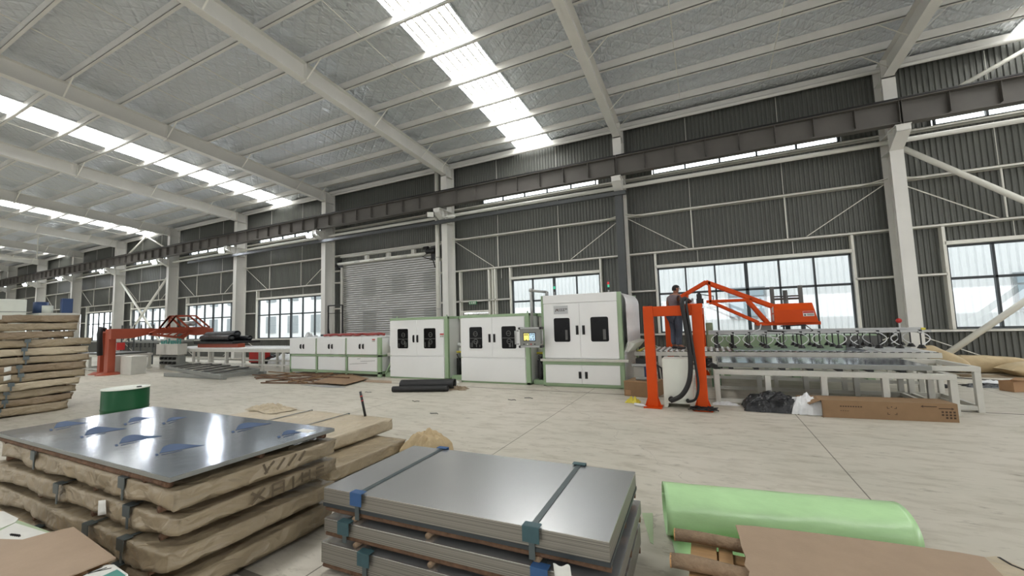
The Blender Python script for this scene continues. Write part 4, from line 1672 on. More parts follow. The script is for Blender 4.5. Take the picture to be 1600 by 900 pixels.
# transfer section to the next cabinet
t = thing('transfer_unit', 'small white and green transfer unit between low machine and first tall cabinet', 'machine', (-9.5, 11.0, 0))
MB().box(-9.64, -9.30, 10.5, 11.6, 0.98, 1.30).build('cover', MAT['machine'], t, bevel=0.006)
MB().box(-9.64, -9.30, 10.4, 11.7, 0.66, 0.78).build('rail', MAT['grey'], t, bevel=0.005)
MB().box(-9.64, -9.30, 10.30, 11.7, 0.0, 0.14).build('base', MAT['green'], t, bevel=0.005)
MB().tube(((-9.6, 10.6, 0.88), (-9.3, 10.6, 0.88)), 0.07, 12).build('yellow_roller', MAT['yellow'], t, smooth=True)
MB().bar((-9.62, 10.3, 0.1), (-9.40, 10.3, 0.45), 0.05).build('gusset', MAT['green'], t)
MB().box(-9.6, -9.35, 10.9, 11.3, 0.14, 0.66).build('motor_housing', MAT['black'], t, bevel=0.01)

# red hoses on the low machine
mb = MB()
for k, (a, b, y) in enumerate(((-13.0, -10.2, 10.9), (-12.6, -10.6, 11.05), (-12.9, -11.2, 10.75))):
    pts = [(a + (b - a) * q / 10, y + 0.04 * math.sin(q * 1.7 + k), 1.385 + 0.02 * math.sin(q * 2.3 + k)) for q in range(11)]
    if k == 0:
        pts = [(a - 0.25, y, 1.365)] + pts
    t_ = MB().tube(pts, 0.042, 8)
    tag(t_.build('red_hose', MAT['hose'], None, smooth=True), ('longest brick red hose lying on the low white machine', 'middle brick red hose lying on the low white machine', 'short front brick red hose lying on the low white machine')[k], 'hose', 'red hoses on the low machine')

# black metal stand behind the low machine
t = thing('metal_stand', 'thin black metal stand in front of the roller shutter, behind the low machine', 'stand', (-15.7, 13.0, 0))
p, q = at(513, 478, 13.0), at(535, 478, 13.0)
f = MB()
for x in (p.x, q.x):
    f.bar((x, 13.0, 0), (x, 13.0, p.z), 0.05)
    f.bar((x, 13.0, 1.7), (x + 0.25, 13.0, 0.6), 0.035)
f.bar((p.x, 13.0, p.z), (q.x, 13.0, p.z), 0.05)
f.bar((p.x, 13.0, p.z - 0.35), (q.x, 13.0, p.z - 0.35), 0.025)
f.build('frame', MAT['black'], t)

# --- two cabinets with viewing ports
def cabinet(name, label, x0, x1, yf, dep, h, wins, hx, seed, labelx=None):
    t = thing(name, label, 'machine', ((x0 + x1) / 2, yf + dep / 2, 0))
    f = MB()
    for x in (x0 + 0.02, x1 - 0.06):
        w = 0.02 if x < x1 - 0.1 else 0.06
        f.box(x - w, x + w, yf, yf + 0.1, 0.0, h)
        f.box(x - w, x + w, yf + dep - 0.1, yf + dep, 0.0, h)
    f.box(x0, x1, yf - 0.012, yf + dep, h - 0.075, h)
    f.box(x0, x1, yf, yf + dep, 0.0, 0.06)
    f.build('frame', MAT['green'], t, bevel=0.006)
    MB().box(x0 + 0.02, x1 - 0.02, yf + 0.012, yf + dep - 0.02, 0.06, h - 0.075).build('housing', MAT['machine'], t)
    xm = (x0 + x1) / 2 - 0.03
    zs = 0.70
    for a, b, wn, hxx in ((x0 + 0.02, xm - 0.002, wins[0], hx[0]), (xm + 0.002, x1 - 0.13, wins[1], hx[1])):
        d = MB().box(a, b, yf - 0.025, yf + 0.012, zs + 0.012, h - 0.085).build('door', MAT['machine'], t, bevel=0.004)
        handle(hxx, yf - 0.025, 1.24, d, 0.19)
        port(wn[0], wn[1], wn[2], wn[3], yf - 0.025, d, True, seed)
        seed += 1
    MB().box(x0 + 0.02, x1 - 0.13, yf - 0.025, yf + 0.012, 0.05, zs - 0.012).build('lower_panel', MAT['machine'], t, bevel=0.004)
    if labelx:
        warning_label(labelx, yf - 0.025, 1.33, t, 0.15, 0.12)
    mb = MB()
    for x in (x0 + 0.25, x1 - 0.05):
        mb.tube(((x, yf + 0.05, h), (x, yf + 0.05, h + 0.05)), 0.018, 8)
    mb.build('lifting_eye', MAT['green'], t)
    return t


cabinet('cabinet_machine', 'white two-door cabinet machine with the black roll lying before it', -9.29, -7.05, 10.15, 1.9, 1.90, ((-8.95, -8.52, 0.94, 1.555), (-7.91, -7.46, 0.94, 1.555)), (-8.315, -8.165), 5, -7.24)
cabinet('cabinet_machine', 'middle white two-door cabinet machine, beside the hanging control panel', -6.46, -4.30, 9.95, 2.0, 1.90, ((-6.14, -5.72, 0.955, 1.56), (-5.11, -4.67, 0.955, 1.56)), (-5.495, -5.345), 9)

# recessed sections between the cabinets
def recess(label, x0, x1, y, seed):
    t = thing('transfer_unit', label, 'machine', ((x0 + x1) / 2, y + 0.5, 0))
    MB().box(x0, x1, y, y + 1.0, 1.10, 1.84).build('cover', MAT['grey'], t, bevel=0.006)
    MB().box(x0, x1, y - 0.06, y + 0.06, 1.80, 1.88).build('top_rail', MAT['green'], t, bevel=0.005)
    MB().tube(((x0, y - 0.10, 1.02), (x1, y - 0.10, 1.02)), 0.055, 14).build('white_roller', MAT['machine'], t, smooth=True)
    MB().box(x0, x1, y - 0.1, y + 0.9, 0.82, 0.93).build('table', MAT['lid'], t, bevel=0.005)
    MB().tube(((x0, y - 0.2, 0.80), (x1, y - 0.2, 0.80)), 0.03, 10).build('yellow_roller', MAT['yellow'], t, smooth=True)
    MB().box(x0, x1, y - 0.5, y + 0.9, 0.0, 0.12).build('base', MAT['green'], t, bevel=0.005)
    mb = MB()
    mb.box(x0 + 0.05, x0 + 0.16, y - 0.3, y - 0.2, 0.12, 0.62)
    mb.box(x1 - 0.2, x1 - 0.13, y - 0.45, y - 0.38, 0.1, 0.72)
    mb.box(x0 + 0.1, x1 - 0.1, y + 0.1, y + 0.6, 0.12, 0.7)
    mb.tube(((x1 - 0.2, y - 0.45, 0.7), (x1 - 0.05, y - 0.5, 0.4), (x1 - 0.16, y - 0.45, 0.15)), 0.018, 6)
    mb.tube(((x0 + 0.1, y - 0.35, 0.75), (x0 + 0.25, y - 0.4, 0.5), (x0 + 0.15, y - 0.4, 0.2)), 0.015, 6)
    mb.build('drive_parts', MAT['black'], t)
    return t


recess('recessed transfer unit between the two shorter cabinets', -7.03, -6.48, 10.8, 1)
recess('recessed transfer unit between the middle cabinet and the tallest cabinet', -4.28, -3.94, 10.6, 2)

# --- the tall cabinet
x0, x1, yf, dep, h = -3.93, -1.90, 9.93, 2.35, 2.33
t = thing('cabinet_machine', 'tallest white cabinet machine with a nameplate and two dark windows', 'machine', ((x0 + x1) / 2, yf + dep / 2, 0))
f = MB()
for x, w in ((x0 + 0.04, 0.04), (x1 - 0.02, 0.06)):
    f.box(x - w, x + w, yf, yf + 0.14, 0.0, h)
    f.box(x - w, x + w, yf + dep - 0.14, yf + dep, 0.0, h)
f.box(x0, x1, yf - 0.02, yf + 0.1, 0.555, 0.64)
f.box(x0, x1, yf - 0.02, yf + 0.1, 0.03, 0.085)
f.box(x0, x1, yf, yf + dep, 0.0, 0.05)
f.build('frame', MAT['green'], t, bevel=0.006)
MB().box(x0 + 0.06, x1 - 0.01, yf + 0.02, yf + dep - 0.03, 0.05, h - 0.02).build('housing', MAT['machine'], t)
MB().box(x0 + 0.07, x1 - 0.05, yf - 0.03, yf + 0.02, 2.115, h).build('top_fascia', MAT['machine'], t, bevel=0.005)
MB().box(x0 - 0.03, x1 + 0.17, yf - 0.10, yf + 0.03, 0.64, 0.70).build('ledge', MAT['grey'], t, bevel=0.01)
xm = -2.89
for a, b, wn, hxx, hb in ((x0 + 0.08, xm - 0.002, (-3.575, -3.145), -2.965, -2.94), (xm + 0.002, x1 - 0.055, (-2.615, -2.175), -2.80, -2.78)):
    d = MB().box(a, b, yf - 0.03, yf + 0.02, 0.72, 2.105).build('door', MAT['machine'], t, bevel=0.004)
    handle(hxx, yf - 0.03, 1.42, d, 0.19)
    port(wn[0], wn[1], 1.13, 1.735, yf - 0.03, d, False)
    d = MB().box(a, b, yf - 0.03, yf + 0.02, 0.09, 0.55).build('lower_door', MAT['machine'], t, bevel=0.004)
    handle(hb, yf - 0.03, 0.305, d, 0.13)
MB().box(-3.565, -3.185, yf - 0.036, yf - 0.03, 1.84, 2.05).build('nameplate', MAT['alu'], t, bevel=0.003)
mb = MB()
yy = yf - 0.0375
for pts in (((-3.53, 1.90), (-3.505, 1.90), (-3.485, 1.975), (-3.50, 1.975)), ((-3.50, 1.975), (-3.485, 1.975), (-3.46, 1.92), (-3.475, 1.915)), ((-3.475, 1.915), (-3.46, 1.92), (-3.44, 1.975), (-3.455, 1.975)), ((-3.455, 1.975), (-3.438, 1.975), (-3.432, 1.90), (-3.45, 1.90))):
    mb.poly([(a, yy, b) for a, b in pts])
mb.build('logo_mark', MAT['inkb'], t, recalc=False)
mb = MB()
for k in range(3):
    a = -3.405 + k * 0.05
    mb.box(a, a + 0.012, yy, yy + 0.001, 1.905, 1.975)
    mb.box(a + 0.012, a + 0.036, yy, yy + 0.001, 1.955, 1.97)
    mb.box(a + 0.012, a + 0.036, yy, yy + 0.001, 1.91, 1.925)
for k in range(7):
    a = -3.26 + k * 0.009
    mb.box(a - 0.0, a + 0.006, yy, yy + 0.001, 1.945, 1.975)
mb.build('nameplate_lettering', MAT['ink'], t)
# bulging right side with ribs and a chute
mb = MB()


def side(u, v):
    y = yf + 0.13 + u * (dep - 0.27)
    z = 0.78 + v * 1.52
    x = x1 + 0.0 + 0.13 * min(1, v * 6, 1) * (1 - max(0, (v - 0.85) / 0.15) ** 2 * 0.8) + 0.008 * math.sin(u * 44)
    return (x, y, z)


mb.grid(side, 60, 20)
mb.build('ribbed_side', MAT['machine'], t, smooth=True)
mb = MB()
mb.prism(((x1, yf + 0.25, 0.86), (x1 + 0.12, yf + 0.25, 0.86), (x1 + 0.28, yf + 0.25, 1.06), (x1 + 0.1, yf + 0.25, 1.1)), (0, dep - 0.5, 0))
mb.build('exit_chute', MAT['lid'], t, bevel=0.005)
# hanging control panel
t = thing('touch_screen_console', 'grey touch-screen control panel hanging from a swing arm beside the tallest cabinet', 'control panel', (-3.9, 9.7, 1.0))
yq = 9.55
a = MB()
a.tube(((-3.78, 10.0, 2.33), (-3.78, 10.0, 2.44)), 0.045, 12)
a.tube(((-3.78, 10.0, 2.43), (-4.08, yq + 0.1, 2.47)), 0.032, 12)
a.tube(((-4.08, yq + 0.1, 2.50), (-4.08, yq + 0.1, 1.53)), 0.035, 12)
a.build('swing_arm', MAT['alu'], t, smooth=True)
MB().ball((-4.08, yq + 0.1, 2.48), 0.055, 8).build('elbow', MAT['alu'], t, smooth=True)
MB().box(-4.40, -3.82, yq, yq + 0.16, 1.05, 1.50).build('housing', MAT['mgrey'], t, bevel=0.012)
for z in (1.03, 1.50):
    mb = MB()
    mb.box(-4.40, -3.82, yq - 0.015, yq + 0.17, z - 0.02, z + 0.025)
    mb.build('edge_profile', MAT['alu'], t, bevel=0.01)
for x in (-4.40, -3.82):
    for z in (1.03, 1.50):
        MB().box(x - 0.03, x + 0.03, yq - 0.02, yq + 0.175, z - 0.03, z + 0.03).build('corner_cap', MAT['black'], t, bevel=0.012)
for x in (-4.50, -3.74):
    mb = MB()
    mb.tube(((x + (0.08 if x < -4 else -0.08), yq - 0.01, 1.10), (x, yq - 0.05, 1.10), (x, yq - 0.05, 1.44), (x + (0.08 if x < -4 else -0.08), yq - 0.01, 1.44)), 0.018, 8)
    mb.build('grip', MAT['alu'], t, smooth=True)
sc = MB().box(-4.30, -3.95, yq - 0.004, yq, 1.17, 1.39).build('screen_bezel', MAT['black'], t)
MB().box(-4.28, -4.135, yq - 0.006, yq - 0.004, 1.19, 1.37).build('screen_page', MAT['screeny'], sc)
MB().box(-4.125, -3.97, yq - 0.006, yq - 0.004, 1.19, 1.37).build('screen_page', MAT['screen'], sc)
mb = MB()
for k, (x, z) in enumerate(((-4.25, 1.33), (-4.21, 1.33), (-4.17, 1.33), (-4.21, 1.20), (-4.10, 1.33), (-4.05, 1.34), (-4.00, 1.33), (-4.08, 1.22), (-4.01, 1.22), (-4.02, 1.28))):
    mb.box(x - 0.014, x + 0.014, yq - 0.008, yq - 0.006, z - 0.012, z + 0.016)
mb.build('screen_symbols', MAT['ink'], sc)
for k in range(4):
    x = -4.28 + k * 0.1
    MB().tube(((x, yq - 0.02, 1.095), (x, yq, 1.095)), 0.016, 10).build('push_button', MAT[('black', 'lid', 'red', 'black')[k]], t)


def beacon(x, y, z, label, top, mid):
    t = thing('stack_light', label, 'signal light', (x, y, z))
    MB().tube(((x, y, z), (x, y, z + 0.10)), 0.015, 8).build('stem', MAT['alu'], t)
    MB().tube(((x, y, z + 0.10), (x, y, z + 0.17)), 0.028, 12).build('base', MAT['black'], t)
    MB().tube(((x, y, z + 0.17), (x, y, z + 0.24)), 0.028, 12).build('green_lens', MAT[mid], t)
    MB().tube(((x, y, z + 0.24), (x, y, z + 0.31)), 0.028, 12).build('upper_lens', MAT[top], t)


beacon(-2.28, 10.6, 2.33, 'signal light with red and green lenses standing on the tallest cabinet', 'lampr', 'lampg')
beacon(-3.58, 10.05, 2.33, 'slim green signal light on the corner of the tallest cabinet', 'tray', 'lampg')

# --- roller conveyor after the tall cabinet
RX0, RX1, RY0, RY1, RZ = -1.72, 4.02, 10.65, 12.25, 0.83
t = thing('roller_conveyor', 'long roller conveyor in front of the window, with the man standing on it', 'conveyor', (1.1, 11.4, 0))
MB().box(RX0, RX1, RY0, RY0 + 0.05, RZ - 0.10, RZ).build('side_rail', MAT['grey'], t, bevel=0.004)
MB().box(RX0, RX1, RY1 - 0.05, RY1, RZ - 0.10, RZ).build('side_rail', MAT['grey'], t, bevel=0.004)
n = 44
for k in range(n):
    x = RX0 + 0.07 + (RX1 - RX0 - 0.14) * k / (n - 1)
    o = MB().tube(((x, RY0 + 0.06, RZ - 0.01), (x, RY1 - 0.06, RZ - 0.01)), 0.032, 10).build('roller', MAT['yellow' if k in (0, 2) else 'roller'], t, smooth=True)
    if k in (0, 2):
        o['label'] = 'yellow roller'
    mb = MB()
    mb.box(x - 0.03, x + 0.03, RY0 + 0.01, RY0 + 0.07, RZ - 0.01, RZ + 0.012)
    mb.build('bearing', MAT['black'], o, bevel=0.004)
for k in range(5):
    x = RX0 + 0.6 + k * 1.2
    for y in (RY0, RY1 - 0.06):
        MB().box(x - 0.04, x + 0.04, y, y + 0.06, 0, RZ - 0.1).build('leg', MAT['grey'], t, bevel=0.004)
mb = MB()
mb.box(RX0 + 0.3, RX1 - 0.3, RY0 + 0.01, RY0 + 0.05, 0.22, 0.28)
mb.box(RX0 + 0.3, RX1 - 0.3, RY1 - 0.05, RY1 - 0.01, 0.22, 0.28)
mb.build('tie_rail', MAT['grey'], t)
mb = MB()
mb.box(0.5, 2.95, RY0 + 0.14, RY1 - 0.2, RZ + 0.024, RZ + 0.03)
tag(mb.build('film_sheet', MAT['film'], None), 'shiny film-covered metal sheet lying on the conveyor rollers under the suction cups', 'metal sheet')
# drive below the conveyor near the cabinet
t = thing('pump_unit', 'dark pump with a blue motor under the conveyor beside the tallest cabinet', 'pump', (-1.45, 10.8, 0))
MB().box(-1.72, -1.28, 10.35, 10.85, 0.02, 0.50).build('tank', MAT['grey'], t, bevel=0.01)
MB().box(-1.75, -1.20, 10.30, 10.9, 0.50, 0.56).build('cover_plate', MAT['alu'], t, bevel=0.006)
MB().tube(((-1.36, 10.32, 0.12), (-1.36, 10.32, 0.50)), 0.10, 14).build('blue_motor', MAT['blue'], t, smooth=True)
mb = MB()
mb.box(-1.66, -1.36, 10.4, 10.7, 0.56, 0.68)
mb.tube(((-1.3, 10.45, 0.62), (-1.15, 10.4, 0.5), (-1.12, 10.35, 0.2), (-1.05, 10.4, 0.1)), 0.025, 8)
mb.tube(((-1.3, 10.5, 0.60), (-1.08, 10.5, 0.45), (-1.05, 10.45, 0.15)), 0.02, 8)
mb.build('valve_block', MAT['black'], t)

# --- green machine beyond the conveyor
t = thing('green_machine_bed', 'low pale green machine bed behind the conveyor, below the window sill', 'machine', (1.8, 13.2, 0))
MB().box(0.2, 3.7, 12.7, 13.4, 0.55, 1.10).build('bed', MAT['green'], t, bevel=0.01)
for x in (0.4, 2.0, 3.5):
    MB().box(x - 0.08, x + 0.08, 12.75, 13.3, 0, 0.55).build('leg', MAT['green'], t, bevel=0.006)
MB().box(-0.06, 0.12, 12.62, 12.8, 0.0, 1.48).build('post', MAT['green'], t, bevel=0.02)
MB().box(3.05, 3.75, 12.66, 12.7, 0.75, 1.08).build('dark_panel', MAT['dgrey'], t)

# --- orange gantry with lifting arm
GO = MAT['orange']
gx0, gx1, gy0, gy1, gz = -1.02, -0.17, 8.15, 12.45, 1.90
t = thing('gantry_lifter', 'tall orange gantry with a lifting arm reaching over the conveyor', 'gantry', (-0.6, 10.3, 0))
for x, y in ((gx0, gy0), (gx1, gy0), (gx0, gy1), (gx1, gy1)):
    MB().box(x - 0.09, x + 0.09, y - 0.06, y + 0.09, 0.015, gz).build('leg', GO, t, bevel=0.012)
    mb = MB()
    mb.box(x - 0.16, x + 0.16, y - 0.15, y + 0.17, 0.0, 0.018)
    mb.prism(((x + 0.09, y, 0.018), (x + 0.15, y, 0.018), (x + 0.09, y, 0.2)), (0, 0.012, 0))
    mb.prism(((x - 0.09, y, 0.018), (x - 0.15, y, 0.018), (x - 0.09, y, 0.2)), (0, 0.012, 0))
    mb.build('foot_plate', GO, t)
for y in (gy0, gy1):
    MB().box(gx0 + 0.09, gx1 - 0.09, y - 0.05, y + 0.07, 1.70, 1.89).build('cross_beam', GO, t, bevel=0.01)
for x in (gx0, gx1):
    MB().box(x - 0.07, x + 0.07, gy0 + 0.09, gy1 - 0.06, 1.72, 1.88).build('side_beam', GO, t, bevel=0.01)
mb = MB()
mb.box(gx0 - 0.05, gx0 + 0.03, gy0 - 0.03, gy0 + 0.1, gz, gz + 0.012)
mb.build('end_stop', MAT['black'], t)
AY = 11.0
c = MB()
c.box(-0.50, gx1 + 0.08, AY - 0.35, AY + 0.35, 1.90, 1.98)
c.build('carriage', GO, t, bevel=0.01)
for yo, nm in ((-0.20, 'arm_truss'), (0.20, 'arm_truss')):
    m = MB()
    y = AY + yo
    B_ = lambda a, b, w=0.075: m.bar((a[0], y, a[1]), (b[0], y, b[1]), 0.06, w)
    B_((-0.56, 2.17), (0.02, 2.50), 0.08)
    B_((-0.42, 2.24), (-0.42, 1.96), 0.05)
    B_((0.02, 2.50), (1.36, 1.85), 0.09)
    B_((1.36, 1.85), (2.0, 1.50), 0.07)
    B_((0.09, 2.50), (0.09, 1.96), 0.06)
    B_((0.0, 2.02), (0.95, 2.02), 0.06)
    B_((0.12, 2.0), (1.05, 1.49), 0.07)
    B_((0.88, 2.0), (1.24, 1.47), 0.075)
    B_((1.0, 1.455), (2.20, 1.455), 0.07)
    m.build(nm, GO, t, bevel=0.006)
m = MB()
for x, z in ((0.02, 2.50), (1.05, 1.47), (0.9, 2.02), (2.1, 1.455)):
    m.bar((x, AY - 0.2, z), (x, AY + 0.2, z), 0.05)
m.build('cross_tie', GO, t)
m = MB()
prof = [(1.35, 1.47), (2.16, 1.47), (2.10, 1.76), (2.06, 1.90), (1.40, 1.90), (1.36, 1.78)]
ya, yb = AY - 0.30, AY + 0.30
prof2 = [(1.35, 1.47, ya), (2.16, 1.47, ya), (2.11, 1.76, ya), (1.36, 1.76, ya)]
m.prism([(1.35, ya, 1.47), (1.35, ya, 1.76), (1.35, ya + 0.14, 1.90), (1.35, yb, 1.90), (1.35, yb, 1.47)], (0.80, 0, 0))
for i, v in enumerate(m.v):
    if v[0] > 2 and v[2] > 1.6:
        m.v[i] = (v[0] - 0.06, v[1], v[2])
mc = m.build('motor_cover', GO, t, bevel=0.01)
warning_label(1.98, ya, 1.66, mc, 0.20, 0.11)
for z in (1.52, 1.70):
    MB().box(1.335, 1.349, ya + 0.06, ya + 0.2, z, z + 0.14).build('paper_notice', MAT['paper'], mc)
for x in (1.42, 1.98):
    MB().box(x - 0.04, x + 0.04, AY + 0.32, AY + 0.40, 1.30, 2.32).build('guide_post', MAT['dgrey'], t, bevel=0.004)
MB().tube(((1.68, AY + 0.34, 1.3), (1.68, AY + 0.34, 2.22)), 0.05, 12).build('lift_cylinder', MAT['dgrey'], t, smooth=True)
m = MB()
m.tube(((1.42, AY + 0.36, 2.02), (1.98, AY + 0.36, 2.02)), 0.025, 8)
m.tube(((1.42, AY + 0.36, 2.08), (1.98, AY + 0.36, 2.08)), 0.018, 8)
m.build('tie_rod', MAT['dgrey'], t)
m = MB()
m.box(-0.22, -0.06, AY - 0.12, AY + 0.06, 1.98, 2.10)
m.tube(((-0.15, AY - 0.05, 2.08), (-0.15, AY - 0.05, 2.22)), 0.06, 12)
m.tube(((-0.15, AY - 0.05, 2.22), (-0.15, AY - 0.05, 2.26)), 0.035, 10)
m.tube(((-0.08, AY, 2.2), (0.16, AY - 0.1, 2.15), (0.15, AY - 0.1, 2.0)), 0.012, 6)
m.build('slewing_motor', MAT['black'], t)
m = MB()
m.box(-0.46, -0.28, AY - 0.1, AY + 0.12, 1.98, 2.05)
m.tube(((-0.38, AY, 2.04), (-0.42, AY, 2.22)), 0.014, 8)
m.tube(((-0.31, AY, 2.0), (-0.31, AY, 2.12)), 0.03, 8)
m.build('valve_island', MAT['alu'], t)
# suction frame hanging from the arm
SZ = 1.27
fr = MB()
fr.box(0.0, 3.86, AY - 0.05, AY + 0.05, SZ - 0.03, SZ + 0.05)
for y in (AY - 0.45, AY + 0.45):
    fr.box(0.0, 3.86, y - 0.02, y + 0.02, SZ - 0.03, SZ + 0.01)
for k in range(12):
    x = 0.16 + k * 0.32
    fr.box(x - 0.02, x + 0.02, AY - 0.5, AY + 0.5, SZ - 0.04, SZ - 0.01)
sfr = fr.build('suction_frame', MAT['alu'], t, bevel=0.003)
for k in range(12):
    for j, y in enumerate((AY - 0.45, AY, AY + 0.45)):
        x = 0.18 + k * 0.32
        cup = MB()
        cup.tube(((x, y, SZ - 0.02), (x, y, SZ - 0.27)), 0.012, 8)
        cup.tube(((x, y, SZ + 0.02), (x, y, SZ - 0.05)), 0.03, 8)
        cup.tube(((x, y, SZ - 0.27), (x, y, SZ - 0.30), (x, y, SZ - 0.34)), [0.03, 0.05, 0.07], 12)
        co = cup.build('suction_cup', MAT['black'], t, smooth=False)
        if j < 2:
            s = 1 if (k + j) % 2 else -1
            MB().tube([(x + s * 0.13 * math.sin(q / 8 * math.pi), y - 0.02, SZ - 0.02 - 0.26 * q / 8) for q in range(9)], 0.009, 6).build('air_hose', MAT['plastic'], co, smooth=True)
m = MB()
m.tube(((3.55, AY, SZ + 0.05), (3.55, AY, SZ + 0.14)), 0.016, 8)
m.build('knob_stem', MAT['alu'], t)
MB().ball((3.55, AY, SZ + 0.19), 0.05, 8).build('red_knob', MAT['red'], t, smooth=True)
MB().box(3.86, 3.93, AY - 0.06, AY + 0.06, SZ - 0.05, SZ + 0.04).build('yellow_end', MAT['yellow'], t, bevel=0.005)
MB().box(0.98, 1.3, AY - 0.12, AY + 0.12, SZ + 0.05, SZ + 0.17).build('valve_box', MAT['mgrey'], t, bevel=0.006)
MB().tube(((1.45, AY - 0.3, 1.40), (1.9, AY - 0.32, 1.42), (2.02, AY - 0.34, 1.30), (1.85, AY - 0.34, 1.20), (1.5, AY - 0.3, 1.28), (1.2, AY - 0.25, 1.30)), 0.014, 8).build('loop_hose', MAT['black'], t, smooth=True)
MB().tube(((1.08, AY - 0.3, 1.45), (1.05, AY - 0.32, 1.34), (0.85, AY - 0.32, 1.26), (1.1, AY - 0.3, 1.2), (1.4, AY - 0.3, 1.12)), 0.014, 8).build('white_hose', MAT['plastic'], t, smooth=True)
# thick black hoses over the front beam
for k, (p, r) in enumerate((([(-0.32, 8.9, 1.98), (-0.37, 8.35, 2.02), (-0.40, 8.03, 1.92), (-0.37, 7.98, 1.6), (-0.32, 7.97, 1.0), (-0.36, 7.97, 0.55), (-0.50, 7.97, 0.28), (-0.70, 8.0, 0.16)], 0.042),
                            ([(-0.28, 8.9, 1.98), (-0.31, 8.35, 2.0), (-0.33, 8.02, 1.9), (-0.29, 7.97, 1.4), (-0.24, 7.96, 0.8), (-0.22, 7.96, 0.45), (-0.28, 7.98, 0.22), (-0.42, 8.05, 0.15)], 0.022))):
    pts = [Vector(q) for q in p]
    sm = []
    for i in range(len(pts) - 1):
        a_, b_c = pts[i], pts[i + 1]
        pm, nx_ = pts[max(i - 1, 0)], pts[min(i + 2, len(pts) - 1)]
        for q in range(6):
            s = q / 6
            sm.append(0.5 * ((2 * a_) + (b_c - pm) * s + (2 * pm - 5 * a_ + 4 * b_c - nx_) * s * s + (3 * a_ - pm - 3 * b_c + nx_) * s ** 3))
    sm.append(pts[-1])
    MB().tube(sm, r, 12).build('cable_hose', MAT['rubber'], t, smooth=True)

# white electrical cabinet between the gantry legs
t = thing('electrical_cabinet', 'white electrical cabinet on feet standing between the orange gantry legs', 'cabinet', (-0.57, 8.4, 0))
MB().box(-0.83, -0.31, 8.2, 8.62, 0.12, 0.90).build('body', MAT['lid'], t, bevel=0.006)
mb = MB()
mb.prism(((-0.83, 8.2, 0.12), (-0.83, 8.2, 0.0), (-0.77, 8.2, 0.0), (-0.75, 8.2, 0.08), (-0.39, 8.2, 0.08), (-0.37, 8.2, 0.0), (-0.31, 8.2, 0.0), (-0.31, 8.2, 0.12)), (0, 0.42, 0))
mb.build('plinth', MAT['lid'], t)
for q in (-0.5, -0.47):
    pass
MB().tube(((-0.70, 8.2, 0.16), (-0.70, 8.13, 0.16)), 0.05, 12).build('cable_gland', MAT['black'], t)
MB().tube(((-0.42, 8.2, 0.15), (-0.42, 8.14, 0.15)), 0.03, 12).build('cable_gland', MAT['black'], t)

# --- steel frames in front of the conveyor
def table(label, x0, x1, y0, y1, z, legs, w=0.09, lower=True, name='steel_frame_table'):
    t = thing(name, label, 'steel frame', ((x0 + x1) / 2, (y0 + y1) / 2, 0))
    for y in (y0, y1 - w):
        MB().box(x0, x1, y, y + w, z - w, z).build('long_beam', MAT['grey'], t, bevel=0.005)
    for x in (x0, x1 - w):
        MB().box(x, x + w, y0 + w, y1 - w, z - w, z).build('end_beam', MAT['grey'], t, bevel=0.005)
    for x in legs:
        for y in (y0, y1 - w):
            MB().box(x - w / 2, x + w / 2, y, y + w, 0, z - w).build('leg', MAT['grey'], t, bevel=0.005)
    if lower:
        MB().box(x0, x1, y0 + 0.01, y0 + 0.07, 0.03, 0.10).build('lower_rail', MAT['grey'], t, bevel=0.005)
        MB().box(x0, x1, y1 - 0.07, y1 - 0.01, 0.03, 0.10).build('lower_rail', MAT['grey'], t, bevel=0.005)
        for x in (x0 + 0.01, x1 - 0.07):
            MB().box(x, x + 0.06, y0 + 0.07, y1 - 0.07, 0.03, 0.10).build('lower_rail', MAT['grey'], t, bevel=0.005)
    return t


table('long pale grey steel frame table standing in front of the conveyor', 0.05, 3.47, 8.82, 10.42, 0.645, (0.095, 0.93, 1.77, 2.60, 3.425))
table('shorter pale grey steel frame with taller legs sticking out at the end', 3.24, 3.92, 9.22, 10.50, 0.73, (3.30, 3.875), 0.08)
t = thing('sheet_pile', 'pile of shiny metal sheets in a grey edge frame on the long steel table', 'metal sheets', (1.66, 9.6, 0.65))
MB().box(0.12, 3.22, 8.90, 10.2, 0.685, 0.765).build('edge_frame', MAT['mgrey'], t, bevel=0.005)
mb = MB()
MB().box(0.14, 3.20, 8.93, 10.18, 0.765, 0.772).build('top_sheet', MAT['film'], t)
mb = MB()
for k in range(7):
    x = 0.35 + k * 0.42
    mb.box(x - 0.04, x + 0.04, 8.93, 10.15, 0.645, 0.686)
mb.build('spacer', MAT['black'], t)
mb = MB()
mb.prism(((0.02, 8.9, 0.76), (0.12, 8.9, 0.70), (0.16, 8.9, 0.65), (0.05, 8.9, 0.65), (-0.06, 8.9, 0.70)), (0, 0.2, 0))
tag(mb.build('rubber_pad', MAT['rubber'], None, bevel=0.01), 'black rubber pad curled over the end of the steel table', 'rubber pad')
# black drive under the conveyor behind the frame
t = thing('drive_motor', 'black drive motor under the conveyor behind the right gantry leg', 'motor', (-0.1, 11.0, 0))
MB().tube(((-0.15, 10.9, 0.55), (0.25, 10.9, 0.55)), 0.12, 14).build('motor', MAT['black'], t, smooth=True)
MB().box(0.0, 0.2, 10.78, 11.02, 0.0, 0.45).build('stand', MAT['dgreen'], t, bevel=0.01)

